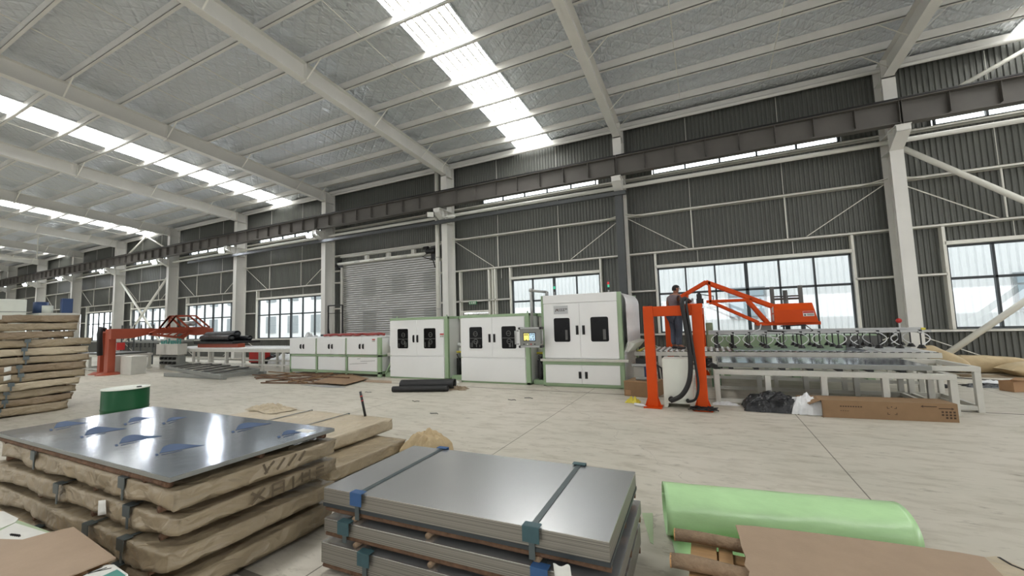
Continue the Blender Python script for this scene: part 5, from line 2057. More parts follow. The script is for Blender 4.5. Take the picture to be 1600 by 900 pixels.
# ================================================================ PERSON
def skin_mesh(name, verts, edges, radii, mat, parent, root_i=0, sub=2):
    me = bpy.data.meshes.new(name)
    me.from_pydata([tuple(v) for v in verts], edges, [])
    o = bpy.data.objects.new(name, me)
    COL.objects.link(o)
    o.parent = parent
    me.materials.append(MAT[mat])
    sk = o.modifiers.new('skin', 'SKIN')
    sk.use_smooth_shade = True
    for i, r in enumerate(radii):
        d = me.skin_vertices[0].data[i]
        d.radius = r if isinstance(r, tuple) else (r, r)
        d.use_root = (i == root_i)
    ss = o.modifiers.new('sub', 'SUBSURF')
    ss.levels = ss.render_levels = sub
    return o


pz = RZ - 0.01 + 0.032
person = thing('person', 'man in dark polo shirt and jeans standing on the roller conveyor at the gantry', 'person', (-0.76, 11.28, pz), math.radians(52))
J = {
    'pelvis': ((0.0, 0, 0.90), (0.12, 0.15)), 'waist': ((0.01, 0, 1.02), (0.105, 0.135)), 'chest': ((0.03, 0, 1.20), (0.115, 0.155)), 'upper': ((0.05, 0, 1.33), (0.09, 0.12)),
    'neck': ((0.075, 0, 1.42), 0.056), 'skull': ((0.10, -0.005, 1.50), 0.074), 'head': ((0.105, -0.01, 1.56), (0.082, 0.076)), 'crown': ((0.095, -0.01, 1.605), 0.058),
}
for s, n in ((1, 'l'), (-1, 'r')):
    fx = 0.06 if s > 0 else -0.02
    J['hip' + n] = ((0.0, 0.085 * s, 0.85), 0.088)
    J['thigh' + n] = ((0.015 + fx * 0.4, 0.10 * s, 0.66), 0.075)
    J['knee' + n] = ((0.02 + fx * 0.7, 0.11 * s, 0.46), 0.055)
    J['calf' + n] = ((-0.005 + fx, 0.115 * s, 0.32), 0.055)
    J['ankle' + n] = ((-0.02 + fx, 0.12 * s, 0.09), 0.038)
    J['toe' + n] = ((0.13 + fx, 0.14 * s, 0.035), 0.034)
    J['shoulder' + n] = ((0.05, 0.165 * s, 1.345), 0.058)
    J['arm' + n] = ((0.03, 0.215 * s, 1.22), 0.047)
    J['elbow' + n] = ((0.05, 0.245 * s, 1.09), 0.038)
    J['wrist' + n] = ((0.28, 0.19 * s, 1.13), 0.026)
    J['palm' + n] = ((0.35, 0.175 * s, 1.135), 0.030)
    for f in range(4):
        J['k%d%s' % (f, n)] = ((0.40, (0.175 + 0.022 * (f - 1.5)) * s, 1.14), 0.0095)
        J['t%d%s' % (f, n)] = ((0.445 - 0.006 * abs(f - 1), (0.175 + 0.024 * (f - 1.5)) * s, 1.11), 0.008)
    J['th1' + n] = ((0.345, (0.175 - 0.045) * s, 1.14), 0.011)
    J['th2' + n] = ((0.385, (0.175 - 0.06) * s, 1.125), 0.009)
E_ = [('pelvis', 'waist'), ('waist', 'chest'), ('chest', 'upper'), ('upper', 'neck'), ('neck', 'skull'), ('skull', 'head'), ('head', 'crown')]
for n in 'lr':
    E_ += [('pelvis', 'hip' + n), ('hip' + n, 'thigh' + n), ('thigh' + n, 'knee' + n), ('knee' + n, 'calf' + n), ('calf' + n, 'ankle' + n), ('ankle' + n, 'toe' + n),
           ('upper', 'shoulder' + n), ('shoulder' + n, 'arm' + n), ('arm' + n, 'elbow' + n), ('elbow' + n, 'wrist' + n), ('wrist' + n, 'palm' + n), ('palm' + n, 'th1' + n), ('th1' + n, 'th2' + n)]
    for f in range(4):
        E_ += [('palm' + n, 'k%d%s' % (f, n)), ('k%d%s' % (f, n), 't%d%s' % (f, n))]


def body_piece(name, keys, mat, grow=0.0, scale=None, root='pelvis'):
    ks = [k for k in J if k in keys]
    ix = {k: i for i, k in enumerate(ks)}
    rad = []
    for k in ks:
        r = J[k][1]
        g = grow
        g = g if k[:2] in ('ne', 'sk', 'he', 'cr', 'pa', 'wr') or k[:3] in ('th1', 'th2') or k[0] in 'kt' and len(k) < 4 else g + 0.010
        rad.append((r[0] + g, r[1] + g) if isinstance(r, tuple) else r + g)
    es = [(ix[a], ix[b]) for a, b in E_ if a in ix and b in ix]
    return skin_mesh(name, [J[k][0] for k in ks], es, rad, mat, person, ix[root])


body_piece('body', list(J), 'skin')
body_piece('polo_shirt', ['pelvis', 'waist', 'chest', 'upper', 'shoulderl', 'shoulderr', 'arml', 'armr'], 'shirt', 0.018, root='waist')
body_piece('jeans', ['pelvis'] + [a + n for n in 'lr' for a in ('hip', 'thigh', 'knee', 'calf', 'ankle')], 'jeans', 0.020)
for s, n in ((1, 'l'), (-1, 'r')):
    fx = 0.06 if s > 0 else -0.02
    c = Vector((0.05 + fx, 0.13 * s, 0.0))
    mb = MB()

    def shoe(u, v, c=c, s=s):
        a = v * 2 * math.pi
        t_ = u * 2 - 1
        w = 0.046 * (1 - abs(t_) ** 3.2) ** 0.5 + 0.002
        h = (0.085 - 0.035 * max(0, t_)) * (1 - abs(t_) ** 4) ** 0.5 + 0.002
        return (c.x + 0.135 * t_, c.y + w * math.cos(a) + 0.012 * s * t_, max(0.0, 0.032 + h * 0.6 * math.sin(a)))
    mb.grid(shoe, 14, 14)
    mb.build('shoe', MAT['shoe'], person, local=True, smooth=True)
# head turned towards the valve island: short hair, ears, nose, brow, eyes, mouth
hc = Vector((0.102, -0.01, 1.555))
hd = math.radians(-38)
fx_, fy_ = Vector((math.cos(hd), math.sin(hd), 0)), Vector((-math.sin(hd), math.cos(hd), 0))
mb = MB()


def hairfn(u, v):
    a = (u - 0.5) * 2 * math.pi
    front = math.cos(a)
    low = -0.05 if front < -0.1 else (-0.05 + 0.085 * min(1, (front + 0.1) * 1.6))
    z = low + (0.095 - low) * v
    r = math.sqrt(max(0.0, 1 - max(0, z / 0.098) ** 2))
    p = hc + fx_ * (0.094 * math.cos(a) * r - 0.006) + fy_ * (0.083 * math.sin(a) * r) + Vector((0, 0, z))
    return p + Vector((0, 0, 0.003 * noise.noise(p * 60)))


mb.grid(hairfn, 32, 14)
mb.build('hair', MAT['hair'], person, local=True, smooth=True, recalc=False, solid=0.008)
mb = MB()
for s in (1, -1):
    c = hc + fy_ * (0.083 * s) + Vector((0, 0, -0.012))
    mb.ball(c, 0.02, 6, 1.6)
c = hc + fx_ * 0.088 + Vector((0, 0, -0.022))
mb.prism([c + fy_ * 0.014 + Vector((0, 0, -0.016)), c - fy_ * 0.014 + Vector((0, 0, -0.016)), c + Vector((0, 0, 0.024))], fx_ * 0.02)
mb.build('ears_and_nose', MAT['skin'], person, local=True, smooth=True)
mb = MB()
for s in (1, -1):
    mb.ball(hc + fx_ * 0.080 + fy_ * (0.030 * s) + Vector((0, 0, 0.005)), 0.009, 5, 0.7)
    c = hc + fx_ * 0.084 + fy_ * (0.030 * s) + Vector((0, 0, 0.024))
    mb.bar(c - fy_ * 0.016, c + fy_ * 0.016, 0.008, 0.006)
c = hc + fx_ * 0.083 + Vector((0, 0, -0.052))
mb.bar(c - fy_ * 0.022, c + fy_ * 0.022, 0.008, 0.006)
mb.build('eyes_brows_and_mouth', MAT['hair'], person, local=True)

# ================================================================ THINGS ON THE FLOOR BY THE GANTRY
bx0, bx1 = Vector((1.575, 8.16, 0)), Vector((3.25, 8.34, 0))
rz = math.atan2(bx1.y - bx0.y, bx1.x - bx0.x)
t = thing('long_carton', 'long open brown cardboard carton with printed arrows lying before the steel table', 'carton', tuple((bx0 + bx1) / 2), rz)
L_, W_, Hh = (bx1 - bx0).length, 0.42, 0.27
b = MB()
w = 0.006
b.box(-L_ / 2, L_ / 2, 0, w, 0, Hh)
b.box(-L_ / 2, L_ / 2, W_ - w, W_, 0, Hh)
b.box(-L_ / 2, L_ / 2, w, W_ - w, 0, w)
b.box(-L_ / 2, L_ / 2, w, W_ - w, Hh - w, Hh)
b.box(L_ / 2 - w, L_ / 2, w, W_ - w, w, Hh - w)
b.build('carton_body', MAT['cardd'], t, local=True)
b = MB()
b.hexa(((-L_ / 2, 0, 0), (-L_ / 2 + .005, 0, 0), (-L_ / 2 + .005, -0.03, 0.0), (-L_ / 2, -0.03, 0.0), (-L_ / 2, 0, Hh), (-L_ / 2 + .005, 0, Hh), (-L_ / 2 + .005, -0.035, Hh - .04), (-L_ / 2, -0.035, Hh - .04)))
b.build('flap', MAT['cardd'], t, local=True)
b = MB()
b.hexa(((-L_ / 2 - 0.24, W_ - 0.03, 0.0), (-L_ / 2, W_, 0.0), (-L_ / 2, W_ + .005, 0.0), (-L_ / 2 - 0.24, W_ - .025, 0.0), (-L_ / 2 - 0.24, W_ - 0.03, Hh), (-L_ / 2, W_, Hh), (-L_ / 2, W_ + .005, Hh), (-L_ / 2 - 0.24, W_ - .025, Hh)))
b.build('flap', MAT['cardd'], t, local=True)
b = MB()
b.hexa(((-L_ / 2 - 0.16, 0.02, Hh - 0.08), (-L_ / 2, 0.0, Hh), (-L_ / 2, W_, Hh), (-L_ / 2 - 0.16, W_ - 0.02, Hh - 0.08), (-L_ / 2 - 0.16, 0.02, Hh - 0.075), (-L_ / 2, 0.0, Hh + .005), (-L_ / 2, W_, Hh + .005), (-L_ / 2 - 0.16, W_ - 0.02, Hh - 0.075)))
b.build('flap', MAT['cardd'], t, local=True)
b = MB()
ya, yb = -0.002, 0.0


def bb(x0_, x1_, z0_, z1_):
    b.box(x0_, x1_, ya, yb, z0_, z1_)


for k in range(9):                                     # illegible line of small type
    bb(-0.60 + k * 0.033, -0.60 + k * 0.033 + 0.022, 0.175, 0.193)
for k in range(4):
    bb(-0.60 + k * 0.03, -0.60 + k * 0.03 + 0.018, 0.11, 0.118)
for sx in (0, 1):                                      # square of corner marks
    for sz_ in (0, 1):
        x_, z_ = 0.0 + sx * 0.09, 0.08 + sz_ * 0.09
        bb(x_, x_ + 0.03, z_, z_ + 0.008)
        bb(x_ + sx * 0.022, x_ + sx * 0.022 + 0.008, z_ - 0.0, z_ + 0.03)
bb(0.05, 0.065, 0.19, 0.205)
bb(0.44, 0.60, 0.215, 0.228)                           # arrow pointing one way
b.prism(((0.44, ya, 0.24), (0.41, ya, 0.2215), (0.44, ya, 0.203)), (0, 0.002, 0))
bb(0.62, 0.77, 0.190, 0.203)                           # arrow pointing the other way
b.prism(((0.77, ya, 0.215), (0.80, ya, 0.1965), (0.77, ya, 0.178)), (0, 0.002, 0))
for k in range(4):                                     # block of small symbols
    for j in range(3):
        if k == 0 and j == 0:
            continue
        bb(0.65 + k * 0.045, 0.65 + k * 0.045 + 0.026, 0.05 + j * 0.042, 0.05 + j * 0.042 + 0.026)
b.build('printing', MAT['inkb'], t, local=True)

crumple('plastic_film', 'crumpled black plastic film heap on the floor beside the long carton', 'plastic film', tuple(fl(1208, 640)), 0.46, 0.30, 0.34, 'blackfilm', 11, 26)
crumple('plastic_film', 'crumpled pale plastic film heap touching the open end of the long carton', 'plastic film', tuple(fl(1262, 645)), 0.26, 0.20, 0.34, 'plastic', 17, 22)
crumple('plastic_film', 'flat white plastic film sheet on the floor beside the gantry foot', 'plastic film', tuple(fl(1133, 632)), 0.24, 0.14, 0.05, 'plastic', 23, 18)
# cable tangle at the gantry foot
mb = MB()
random.seed(5)
c0 = fl(1100, 642)
for k in range(7):
    pts = []
    ph, r1 = random.uniform(0, 6), random.uniform(0.08, 0.24)
    for q in range(16):
        a = ph + q * 0.42
        pts.append((c0.x + r1 * math.cos(a) * (1 + 0.3 * math.sin(q)), c0.y - 0.02 + 0.55 * r1 * math.sin(a), 0.012 + 0.03 * abs(math.sin(q * 0.7 + k)) + 0.008 * k))
    mb.tube(pts, 0.008, 6)
ct = tag(mb.build('cable_tangle', MAT['rubber'], None, smooth=True), 'tangle of black cables on the floor at the foot of the right gantry leg', 'cables')
mb = MB()
mb.box(c0.x - 0.10, c0.x + 0.06, c0.y - 0.06, c0.y + 0.06, 0.0, 0.07)
mb.build('junction_box', MAT['black'], ct, bevel=0.01)
# carton by the tall cabinet
t = thing('carton', 'brown cardboard carton on the floor between tallest cabinet and orange gantry', 'carton', (-1.35, 9.35, 0), math.radians(-12))
b = MB()
b.box(-0.33, 0.33, -0.30, 0.30, 0, 0.32)
b.build('carton_body', MAT['cardd'], t, local=True, bevel=0.006)
b = MB()
b.box(-0.33, 0.33, -0.305, -0.30, 0.31, 0.325)
b.box(-0.30, -0.18, -0.302, -0.30, 0.03, 0.13)
b.build('printed_patch', MAT['card'], t, local=True)
tag(MB().box(-1.50, -1.25, 9.25, 9.42, 0.325, 0.38).build('fittings_bag', MAT['mgrey'], None, bevel=0.02), 'small grey packet lying on the brown carton by the gantry', 'packet')
crumple('yellow_rag', 'pale yellow crumpled rag on the floor before the carton', 'rag', tuple(fl(990, 629)), 0.16, 0.12, 0.12, 'yellow', 31, 18)
p0, p1 = fl(992, 634), fl(1010, 637)
mb = MB()
mb.tube((p0 + Vector((0, 0, 0.03)), p0.lerp(p1, 0.75) + Vector((0, 0, 0.03)), p0.lerp(p1, 0.8) + Vector((0, 0, 0.03)), p1 + Vector((0, 0, 0.03))), [0.028, 0.028, 0.012, 0.008], 12)
tag(mb.build('sealant_tube', MAT['plastic'], None, smooth=True), 'white sealant tube lying on the floor by the left gantry foot', 'tube')

# sacks in the corner
def sack(label, c, L_, W_, H_, rz, tilt, seed, group='buff sacks by the wall'):
    t = MB()

    def fn(u, v):
        a = v * 2 * math.pi
        x = (u - 0.5) * 2
        e = max(0.0, 1 - abs(x) ** 5) ** 0.6
        pinch = 1 - 0.9 * abs(x) ** 6
        wy = W_ / 2 * (0.94 + 0.06 * e + 0.08 * abs(x) ** 8)
        hz = H_ / 2 * e * pinch + 0.006
        n = 0.02 * noise.noise(Vector((x * 3 + seed, math.cos(a) * 1.5, math.sin(a) * 1.5)))
        return (x * L_ / 2, (wy + n) * math.copysign(abs(math.cos(a)) ** 0.75, math.cos(a)), (hz + n * e) * math.copysign(abs(math.sin(a)) ** 0.8, math.sin(a)))
    t.grid(fn, 36, 28)
    R_ = Matrix.Translation(c) @ Matrix.Rotation(rz, 4, 'Z') @ Matrix.Rotation(tilt, 4, 'Y')
    t.v = [tuple(R_ @ Vector(v)) for v in t.v]
    o = t.build('sack', MAT['bag'], None, smooth=True, recalc=False)
    return tag(o, label, 'sack', group)


sack('long buff sack lying against the corrugated wall', Vector((6.35, 14.75, 0.22)), 1.9, 0.5, 0.42, 0.02, 0.03, 1)
sack('buff sack with a pinched corner lying in front of the longer sack', Vector((7.05, 14.25, 0.16)), 1.35, 0.55, 0.34, 0.10, 0.0, 2)
sack('buff sack leaning up against the foot of the nearest column', Vector((5.35, 14.05, 0.42)), 1.05, 0.42, 0.34, -0.15, math.radians(33), 3)
slab('flat_paper', 'flat brown paper on the floor under the buff sacks', 'paper', [(5.5, 13.75), (7.4, 13.7), (7.5, 14.2), (5.6, 14.3)], 0.002, 0.006, 'kraftd')
p = fl(1583, 611)
t = thing('carton', 'small open brown carton standing on the floor near the buff sacks', 'carton', tuple(p), math.radians(25))
b = MB()
s_ = 0.125
for q in ((-s_, s_, -s_, -s_ + .005), (-s_, s_, s_ - .005, s_), (-s_, -s_ + .005, -s_ + .005, s_ - .005), (s_ - .005, s_, -s_ + .005, s_ - .005)):
    b.box(q[0], q[1], q[2], q[3], 0.0, 0.20)
b.box(-s_, s_, -s_, s_, 0.0, 0.004)
b.build('carton_body', MAT['card'], t, local=True)
b = MB()
b.hexa(((-s_, -s_, 0.2), (s_, -s_, 0.2), (s_, -s_ - .10, 0.23), (-s_, -s_ - .10, 0.23), (-s_, -s_, 0.204), (s_, -s_, 0.204), (s_, -s_ - .10, 0.234), (-s_, -s_ - .10, 0.234)))
b.hexa(((s_, -s_, 0.2), (s_ + .1, -s_, 0.24), (s_ + .1, s_, 0.24), (s_, s_, 0.2), (s_, -s_, 0.204), (s_ + .1, -s_, 0.244), (s_ + .1, s_, 0.244), (s_, s_, 0.204)))
b.build('flap', MAT['card'], t, local=True)
crumple('plastic_film', 'black and white plastic scraps on the floor near the small open carton', 'plastic film', tuple(fl(1540, 604)), 0.45, 0.25, 0.07, 'blackfilm', 41, 20)
crumple('plastic_film', 'white plastic scrap on top of the black scraps near the small carton', 'plastic film', tuple(fl(1548, 602) + Vector((0, 0, 0.05))), 0.2, 0.12, 0.07, 'plastic', 43, 16)
a, b2 = fl(1480, 590), fl(1572, 596)
tag(MB().bar(a + Vector((0, 0, .012)), b2 + Vector((0, 0, .012)), 0.05, 0.02).build('steel_strip', MAT['dgrey'], None), 'dark steel strip lying on the floor before the buff sacks', 'strip')
tag(MB().ball(fl(1477, 607) + Vector((0, 0, .05)), 0.06, 8, 0.7).build('rubber_stopper', MAT['rubber'], None, smooth=True), 'small black rubber foot seen under the steel frame', 'rubber foot')

# black rolls before the first cabinet
r_ = 0.085
mb = MB()


def rollfn(c0, c1, r, sq, seed):
    d = (c1 - c0)
    s_ = Vector((-d.y, d.x, 0)).normalized()

    def fn(u, v):
        a = v * 2 * math.pi * 1.3
        rr = r * (1 - 0.06 * v) + 0.006 * noise.noise(Vector((u * 3, v * 5, seed)))
        return c0 + d * u + s_ * (rr * math.cos(a) * sq) + Vector((0, 0, rr * math.sin(a)))
    return fn


t = thing('black_mat_roll', 'large black rubber mat roll on the floor before the first cabinet', 'mat roll', (-6.6, 8.5, 0))
mb = MB()
mb.grid(rollfn(Vector((-7.25, 8.33, 0.135)), Vector((-5.93, 8.82, 0.135)), 0.13, 1.35, 1), 24, 40)
mb.build('mat', MAT['rubber'], t, smooth=True, recalc=False, solid=0.006)
t = thing('black_mat_roll', 'thin black rubber mat roll lying in front of the larger roll', 'mat roll', (-6.6, 8.1, 0))
mb = MB()
mb.grid(rollfn(Vector((-7.28, 8.04, 0.075)), Vector((-5.92, 8.50, 0.075)), 0.07, 1.2, 2), 24, 36)
mb.build('mat', MAT['rubber'], t, smooth=True, recalc=False, solid=0.006)
crumple('brown_paper', 'crumpled brown paper on the floor at the end of the black rolls', 'paper', tuple(fl(714, 608)), 0.34, 0.22, 0.10, 'kraftd', 51, 18)
crumple('white_scrap', 'small white paper scrap at the end of the black rolls', 'paper', tuple(fl(711, 598) + Vector((0.05, 0, 0))), 0.08, 0.08, 0.08, 'paper', 53, 10)

# strips, cardboard and sheets on the floor before the low machine
random.seed(21)
ends = [((392, 585), (470, 590)), ((398, 591), (500, 596)), ((405, 588), (490, 599)), ((420, 583), (520, 592)), ((430, 594), (525, 586)), ((415, 597), (505, 590)), ((450, 598), (540, 588)), ((400, 594), (460, 585)),
        ((440, 588), (545, 594)), ((465, 600), (520, 587)), ((408, 599), (515, 601)), ((470, 584), (552, 589)), ((425, 590), (480, 601)), ((395, 588), (455, 597))]
for k, (pa, pb) in enumerate(ends):
    a, b = fl(*pa), fl(*pb)
    z = 0.02 + 0.012 * (k % 5)
    mb = MB().bar((a.x, a.y, z), (b.x, b.y, z + 0.02), 0.045, 0.035)
    tag(mb.build('rusty_strip', MAT['bark' if k % 3 else 'cardd'], None), 'rusty brown strip in the loose heap on the floor before the low machine', 'strip', 'loose rusty strips before the low machine')
slab('flat_cardboard', 'flat brown cardboard sheet on the floor at the end of the rusty strips', 'cardboard', [tuple(fl(x, y).xy) for x, y in ((487, 600), (540, 604), (576, 594), (552, 588), (536, 586))], 0.05, 0.058, 'cardd')
slab('thin_sheet', 'thin pale metal sheet lying on the floor before the flat cardboard', 'metal sheet', [tuple(fl(x, y).xy) for x, y in ((470, 602), (515, 606), (540, 606), (528, 603))], 0.004, 0.012, 'alu')
slab('floor_plate', 'long flat brown board lying along the floor before the first cabinet', 'board', [tuple(fl(x, y).xy) for x, y in ((568, 597), (612, 599), (612, 596), (575, 594))], 0.003, 0.02, 'hard')
for k, (px, py) in enumerate(((570, 613), (643, 627), (793, 625), (672, 646), (820, 622))):
    p = fl(px, py)
    mb = MB()
    mb.tube([(p.x + 0.05 * q, p.y + 0.03 * math.sin(q * 1.9 + k), 0.008 + 0.004 * (q % 2)) for q in range(5)], 0.006, 6)
    tag(mb.build('scrap_wire', MAT['rubber'], None), 'short scrap of dark wire lying on the open concrete floor', 'scrap', 'wire scraps on the floor')

# ================================================================ FAR END OF THE LINE
t = thing('roller_conveyor', 'long far roller conveyor leading to the left end of the low machine', 'conveyor', (-18.5, 11.0, 0))
X0, X1, Y0_, Y1_, Z_ = -23.6, -14.22, 10.2, 11.7, 0.90
for y in (Y0_, Y1_ - 0.05):
    MB().box(X0, X1, y, y + 0.05, Z_ - 0.13, Z_ - 0.01).build('side_rail', MAT['grey'], t, bevel=0.005)
for k in range(62):
    x = X0 + 0.08 + (X1 - X0 - 0.16) * k / 61
    MB().tube(((x, Y0_ + 0.02, Z_), (x, Y1_ - 0.02, Z_)), 0.035, 8).build('roller', MAT['roller'], t, smooth=True)
for k in range(8):
    x = X0 + 0.4 + k * 1.22
    for y in (Y0_, Y1_ - 0.08):
        MB().box(x - 0.045, x + 0.045, y, y + 0.08, 0, Z_ - 0.13).build('leg', MAT['grey'], t, bevel=0.005)
mb = MB()
mb.box(X0, X1, Y0_ + 0.02, Y0_ + 0.07, 0.25, 0.31)
mb.box(X0, X1, Y1_ - 0.07, Y1_ - 0.02, 0.25, 0.31)
mb.build('tie_rail', MAT['grey'], t)
# control cabinet with teal fittings
t = thing('control_cabinet', 'grey control cabinet with teal fittings standing before the far conveyor', 'cabinet', (-22.0, 9.9, 0))
MB().box(-22.85, -21.05, 9.75, 10.12, 0.66, 1.14).build('body', MAT['grey'], t, bevel=0.01)
MB().box(-23.05, -22.86, 9.8, 10.1, 0.72, 1.12).build('black_end_box', MAT['black'], t, bevel=0.01)
MB().box(-22.6, -21.1, 9.85, 10.1, 0.18, 0.62).build('cylinder_block', MAT['mgrey'], t, bevel=0.01)
for k in range(4):
    for j in range(2):
        x, z = -22.4 + k * 0.33, 0.30 + j * 0.2
        MB().tube(((x, 9.72, z), (x, 9.86, z)), 0.06, 10).build('port', MAT['black'], t)
for x in (-22.75, -21.2):
    MB().box(x - 0.05, x + 0.05, 9.86, 10.06, 0, 0.66).build('leg', MAT['grey'], t)
random.seed(4)
for k in range(9):
    x = -22.7 + k * 0.19
    MB().tube(((x, 9.9, 1.14), (x + random.uniform(-.05, .05), 9.9, 1.14 + random.uniform(0.12, 0.26))), 0.035, 8).build('teal_fitting', MAT['teal'], t)
# rolls and orange beam lying on the conveyor
tag(MB().box(-20.9, -17.9, 10.45, 10.75, 0.94, 1.10).build('orange_beam', MAT['dorange'], None, bevel=0.01), 'orange steel beam lying on the far conveyor under the black sheet', 'beam')
slab('black_sheet', 'black sheet lying on the orange beam of the far conveyor', 'sheet', [(-20.9, 10.3), (-18.0, 10.3), (-17.9, 11.4), (-20.8, 11.4)], 1.105, 1.19, 'rubber')
for k, (c0, c1, r, lb, mt) in enumerate((((-21.1, 10.95, 1.46), (-18.8, 10.95, 1.50), 0.15, 'upper grey film roll on the far conveyor', 'tray'), ((-20.7, 10.55, 1.34), (-18.5, 10.55, 1.34), 0.145, 'front black film roll on the far conveyor', 'blackfilm'), ((-20.6, 11.0, 1.30), (-18.3, 11.2, 1.30), 0.11, 'rear black film roll on the far conveyor', 'blackfilm'))):
    t = thing('film_roll', lb, 'film roll', c0)
    mb = MB()
    mb.grid(rollfn(Vector(c0), Vector(c1), r, 1.0, k), 20, 30)
    mb.build('film', MAT[mt], t, smooth=True, recalc=False, solid=0.005)
    MB().tube((Vector(c0) - Vector((0.05, 0, 0)), Vector(c1) + Vector((0.05, 0, 0))), r * 0.5, 14).build('core', MAT['tray'], t, smooth=True)
# far orange gantry
t = thing('gantry_lifter', 'distant rust-orange gantry with a long tapering arm, at the far end of the line', 'gantry', (-22.4, 8.0, 0))
DO = MAT['dorange']
for x, y, w in ((-22.35, 7.98, 0.17), (-23.2, 8.05, 0.12)):
    MB().box(x - w, x + w, y - 0.12, y + 0.12, 0.02, 1.86).build('leg', DO, t, bevel=0.015)
    mb = MB()
    mb.lathe(x, y, [(0.42, 0.0), (0.42, 0.02), (0.26, 0.10)], 20)
    mb.build('foot_plate', DO, t)
MB().box(-23.2, -22.2, 7.95, 8.1, 1.72, 1.88).build('cross_beam', DO, t, bevel=0.01)
mb = MB()
mb.prism(((-22.15, 7.85, 1.88), (-22.15, 11.65, 1.80), (-22.15, 11.65, 1.52), (-22.15, 10.9, 1.48), (-22.15, 10.2, 1.62), (-22.15, 9.2, 1.62), (-22.15, 8.5, 1.46), (-22.15, 7.85, 1.46)), (0.18, 0, 0))
mb.build('arm', DO, t, bevel=0.01)
mb = MB()
mb.tube(((-22.8, 7.95, 1.86), (-22.75, 7.8, 1.92), (-22.7, 7.75, 1.7), (-22.72, 7.8, 0.8)), 0.09, 10)
mb.build('cable_hose', MAT['rubber'], t, smooth=True)
XP = -21.3
pt = [atx(px, py, XP) for px, py in ((249, 513), (265, 494), (284, 512), (296, 494), (318, 512))]
mb = MB()
for a, b in ((0, 1), (1, 2), (1, 3), (3, 4), (0, 4), (1, 0)):
    mb.bar(pt[a], pt[b], 0.06)
    mb.bar(pt[a] + Vector((0.5, 0, 0)), pt[b] + Vector((0.5, 0, 0)), 0.06)
q = pt[0].lerp(pt[2], 0.5)
mb.bar(pt[1], Vector((pt[1].x, pt[1].y, pt[0].z)), 0.06)
mb.build('truss', DO, t)
mb = MB()
mb.tube((pt[2] + Vector((0.2, -0.1, 0.18)), pt[4] + Vector((0.2, -0.5, 0.2))), 0.12, 12)
mb.build('cylinder', MAT['alu'], t, smooth=True)
mb = MB()
lo = [atx(px, py, -21.6) for px, py in ((233, 522), (285, 528), (300, 517), (245, 517))]
for a, b in ((0, 1), (1, 2), (0, 3), (2, 3)):
    mb.bar(lo[a], lo[b], 0.08, 0.1)
for k in range(5):
    mb.bar(lo[0].lerp(lo[1], k / 5 + 0.1), lo[3].lerp(lo[2], k / 5 + 0.1), 0.05)
mb.build('lower_frame', DO, t)
MB().box(-22.02, -21.96, 8.05, 8.3, 1.0, 1.3).build('red_panel', MAT['red'], t)
for k, (x0_, x1_, lb) in enumerate(((-23.05, -22.65, 'narrow grey cabinet between the legs of the distant gantry'), (-22.0, -21.1, 'wide grey cabinet beside the distant gantry'))):
    tag(MB().box(x0_, x1_, 8.2, 8.7, 0.0, 0.74).build('electrical_cabinet', MAT['grey'], None, bevel=0.01), lb, 'cabinet')
# far suction frame and tables
t = thing('suction_frame', 'distant grey suction frame hanging behind the distant gantry', 'suction frame', (-25.5, 10.9, 1.3))
mb = MB()
for y in (10.5, 10.9, 11.3):
    mb.box(-28.0, -23.0, y - 0.03, y + 0.03, 1.16, 1.24)
mb.build('frame', MAT['mgrey'], t)
for k in range(12):
    x = -27.8 + k * 0.42
    MB().tube(((x, 10.5, 1.2), (x, 10.5, 1.0), (x, 10.5, 0.95)), [0.02, 0.02, 0.07], 8).build('suction_cup', MAT['black'], t)
for x in (-27.9, -23.75):
    MB().box(x - 0.04, x + 0.04, 10.86, 10.94, 0, 1.2).build('leg', MAT['mgrey'], t)
table('distant pale grey steel frame table left of the distant gantry', -27.6, -23.7, 8.6, 10.0, 0.72, (-27.3, -26.2, -25.0, -23.9), 0.1)
slab('dark_sheets', 'dark sheets lying on the distant steel table', 'sheet', [(-27.5, 8.7), (-24.0, 8.7), (-24.0, 9.9), (-27.5, 9.9)], 0.722, 0.80, 'dgrey')
# grey roller frames lying on the floor
t = thing('floor_grating', 'grey steel roller frame lying on the floor before the far conveyor', 'roller frame', (-17.5, 9.2, 0))
a, b, c, d = fl(258, 572, .26), fl(346, 586, .26), fl(405, 576, .26), fl(322, 566, .26)
c.y = min(c.y, 10.0)
d = a + (c - b)
for k, (p, q) in enumerate(((a, b), (d, c), (a, d), (b, c))):
    MB().bar(p - Vector((0, 0, 0.06)), q - Vector((0, 0, 0.06)), 0.06, 0.12).build('side_rail', MAT['mgrey'], t, bevel=0.005)
for k in range(1, 7):
    p, q = a.lerp(b, k / 7), d.lerp(c, k / 7)
    MB().tube((p, q), 0.028, 10).build('roller', MAT['dgrey'], t, smooth=True)
t = thing('floor_grating', 'second grey steel frame lying flat beneath the roller frame', 'roller frame', (-17.3, 8.7, 0))
a, b = fl(258, 588), fl(352, 593)
for k, (p, q) in enumerate(((a, b), (a + Vector((0.3, 1.2, 0)), b + Vector((0.3, 1.2, 0))))):
    MB().bar(p + Vector((0, 0, 0.07)), q + Vector((0, 0, 0.07)), 0.1, 0.13).build('side_rail', MAT['mgrey'], t, bevel=0.005)
for k in range(4):
    p = a.lerp(b, 0.1 + k * 0.27)
    MB().bar(p + Vector((0, 0.05, 0.07)), p + Vector((0.3, 1.15, 0.07)), 0.06, 0.08).build('cross_bar', MAT['mgrey'], t)
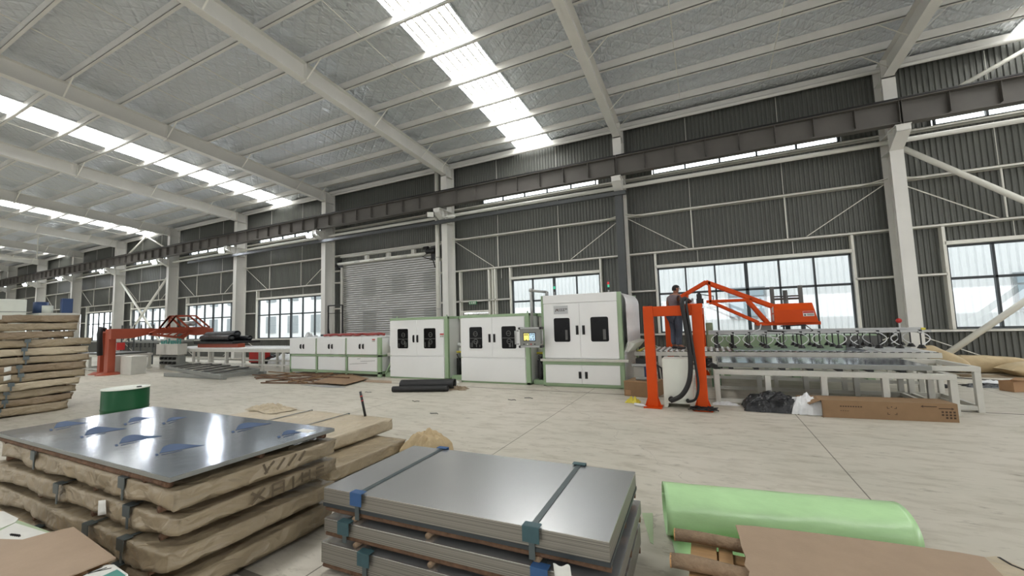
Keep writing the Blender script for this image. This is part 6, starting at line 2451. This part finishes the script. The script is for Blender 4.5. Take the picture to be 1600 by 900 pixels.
# white plastic heaps behind the far conveyor
crumple('plastic_film', 'big white plastic film heap behind the far conveyor, near the low machine', 'plastic film', (-16.4, 13.0, 0.0), 1.2, 0.7, 1.45, 'plastic', 61, 30)
crumple('plastic_film', 'low white plastic film heap under the far conveyor', 'plastic film', (-17.6, 12.6, 0.0), 1.2, 0.6, 0.6, 'plastic', 67, 26)
crumple('plastic_film', 'black plastic film heap behind the far conveyor', 'plastic film', (-18.9, 12.8, 0.0), 0.8, 0.6, 0.5, 'blackfilm', 71, 22)
tag(MB().box(-16.6, -14.9, 14.2, 14.7, 0.0, 1.02).build('carton', MAT['card'], None, bevel=0.01), 'big brown carton by the wall behind the white plastic heap', 'carton')
tag(MB().box(-14.7, -14.35, 11.9, 12.3, 0.0, 1.38).build('dark_box', MAT['frame'], None, bevel=0.02), 'dark upright box behind the left end of the low machine', 'box')
t = thing('red_stand', 'small red machine stand seen under the far conveyor', 'stand', (-19.5, 12.3, 0))
MB().box(-20.0, -19.0, 12.2, 12.6, 0.1, 0.62).build('body', MAT['red'], t, bevel=0.02)
for x in (-19.9, -19.1):
    MB().box(x - 0.04, x + 0.04, 12.25, 12.55, 0, 0.1).build('foot', MAT['black'], t)
# machine behind the tall stack
t = thing('machine_housing', 'pale grey machine housing rising behind the tall wrapped stack', 'machine', (-33, 6.6, 0))
MB().box(-37, -30.0, 6.2, 7.55, 0.0, 3.48).build('housing', MAT['lid'], t, bevel=0.03)
mb = MB()
mb.box(-37.02, -29.98, 6.18, 7.57, 2.86, 2.89)
mb.build('panel_joint', MAT['mgrey'], t)
t = thing('blue_lift_unit', 'blue and white lifting unit beside the pale machine housing', 'machine', (-30.2, 8.4, 0))
for x, y in ((-31.2, 8.0), (-29.6, 8.0), (-31.2, 9.0), (-29.6, 9.0)):
    MB().box(x - 0.08, x + 0.08, y - 0.08, y + 0.08, 0, 2.7).build('post', MAT['grey'], t)
MB().box(-31.4, -29.4, 7.8, 9.2, 2.7, 2.8).build('deck', MAT['grey'], t)
MB().tube(((-30.7, 8.2, 2.8), (-30.7, 8.2, 3.4)), 0.28, 14).build('blue_motor', MAT['blue'], t, smooth=True)
MB().box(-29.75, -29.5, 8.6, 9.0, 2.8, 3.55).build('blue_column', MAT['blue'], t, bevel=0.02)
MB().tube(((-30.2, 8.3, 2.8), (-30.2, 8.3, 3.2)), 0.2, 14).build('white_drum', MAT['lid'], t, smooth=True)
t = thing('steel_rack', 'thin steel rack frame standing before the distant window, beside the tall stack', 'rack', (-28, 10.8, 0))
mb = MB()
for x in (-29.2, -27.9, -26.6):
    for y in (10.4, 11.2):
        mb.bar((x, y, 0), (x, y, 2.1), 0.05)
for z in (0.4, 1.2, 1.9):
    for y in (10.4, 11.2):
        mb.bar((-29.2, y, z), (-26.6, y, z), 0.04)
mb.build('frame', MAT['tray'], t)
# thin bracket hung from the roof far away
p = atx(89, 345, -40)
q = atx(165, 351, -40)
mb = MB()
mb.tube((Vector((-44, 9.2, 7.2)), Vector((-44, 11.4, 7.25))), 0.03, 6)
mb.tube((Vector((-44, 9.2, 7.2)), Vector((-44, 9.2, deck(9.2) - 0.3))), 0.03, 6)
mb.tube((Vector((-44, 11.4, 7.25)), Vector((-44, 11.4, deck(11.4) - 0.3))), 0.03, 6)
tag(mb.build('roof_hanger', MAT['strut'], None), 'thin white pipe hanger under the far roof', 'hanger')
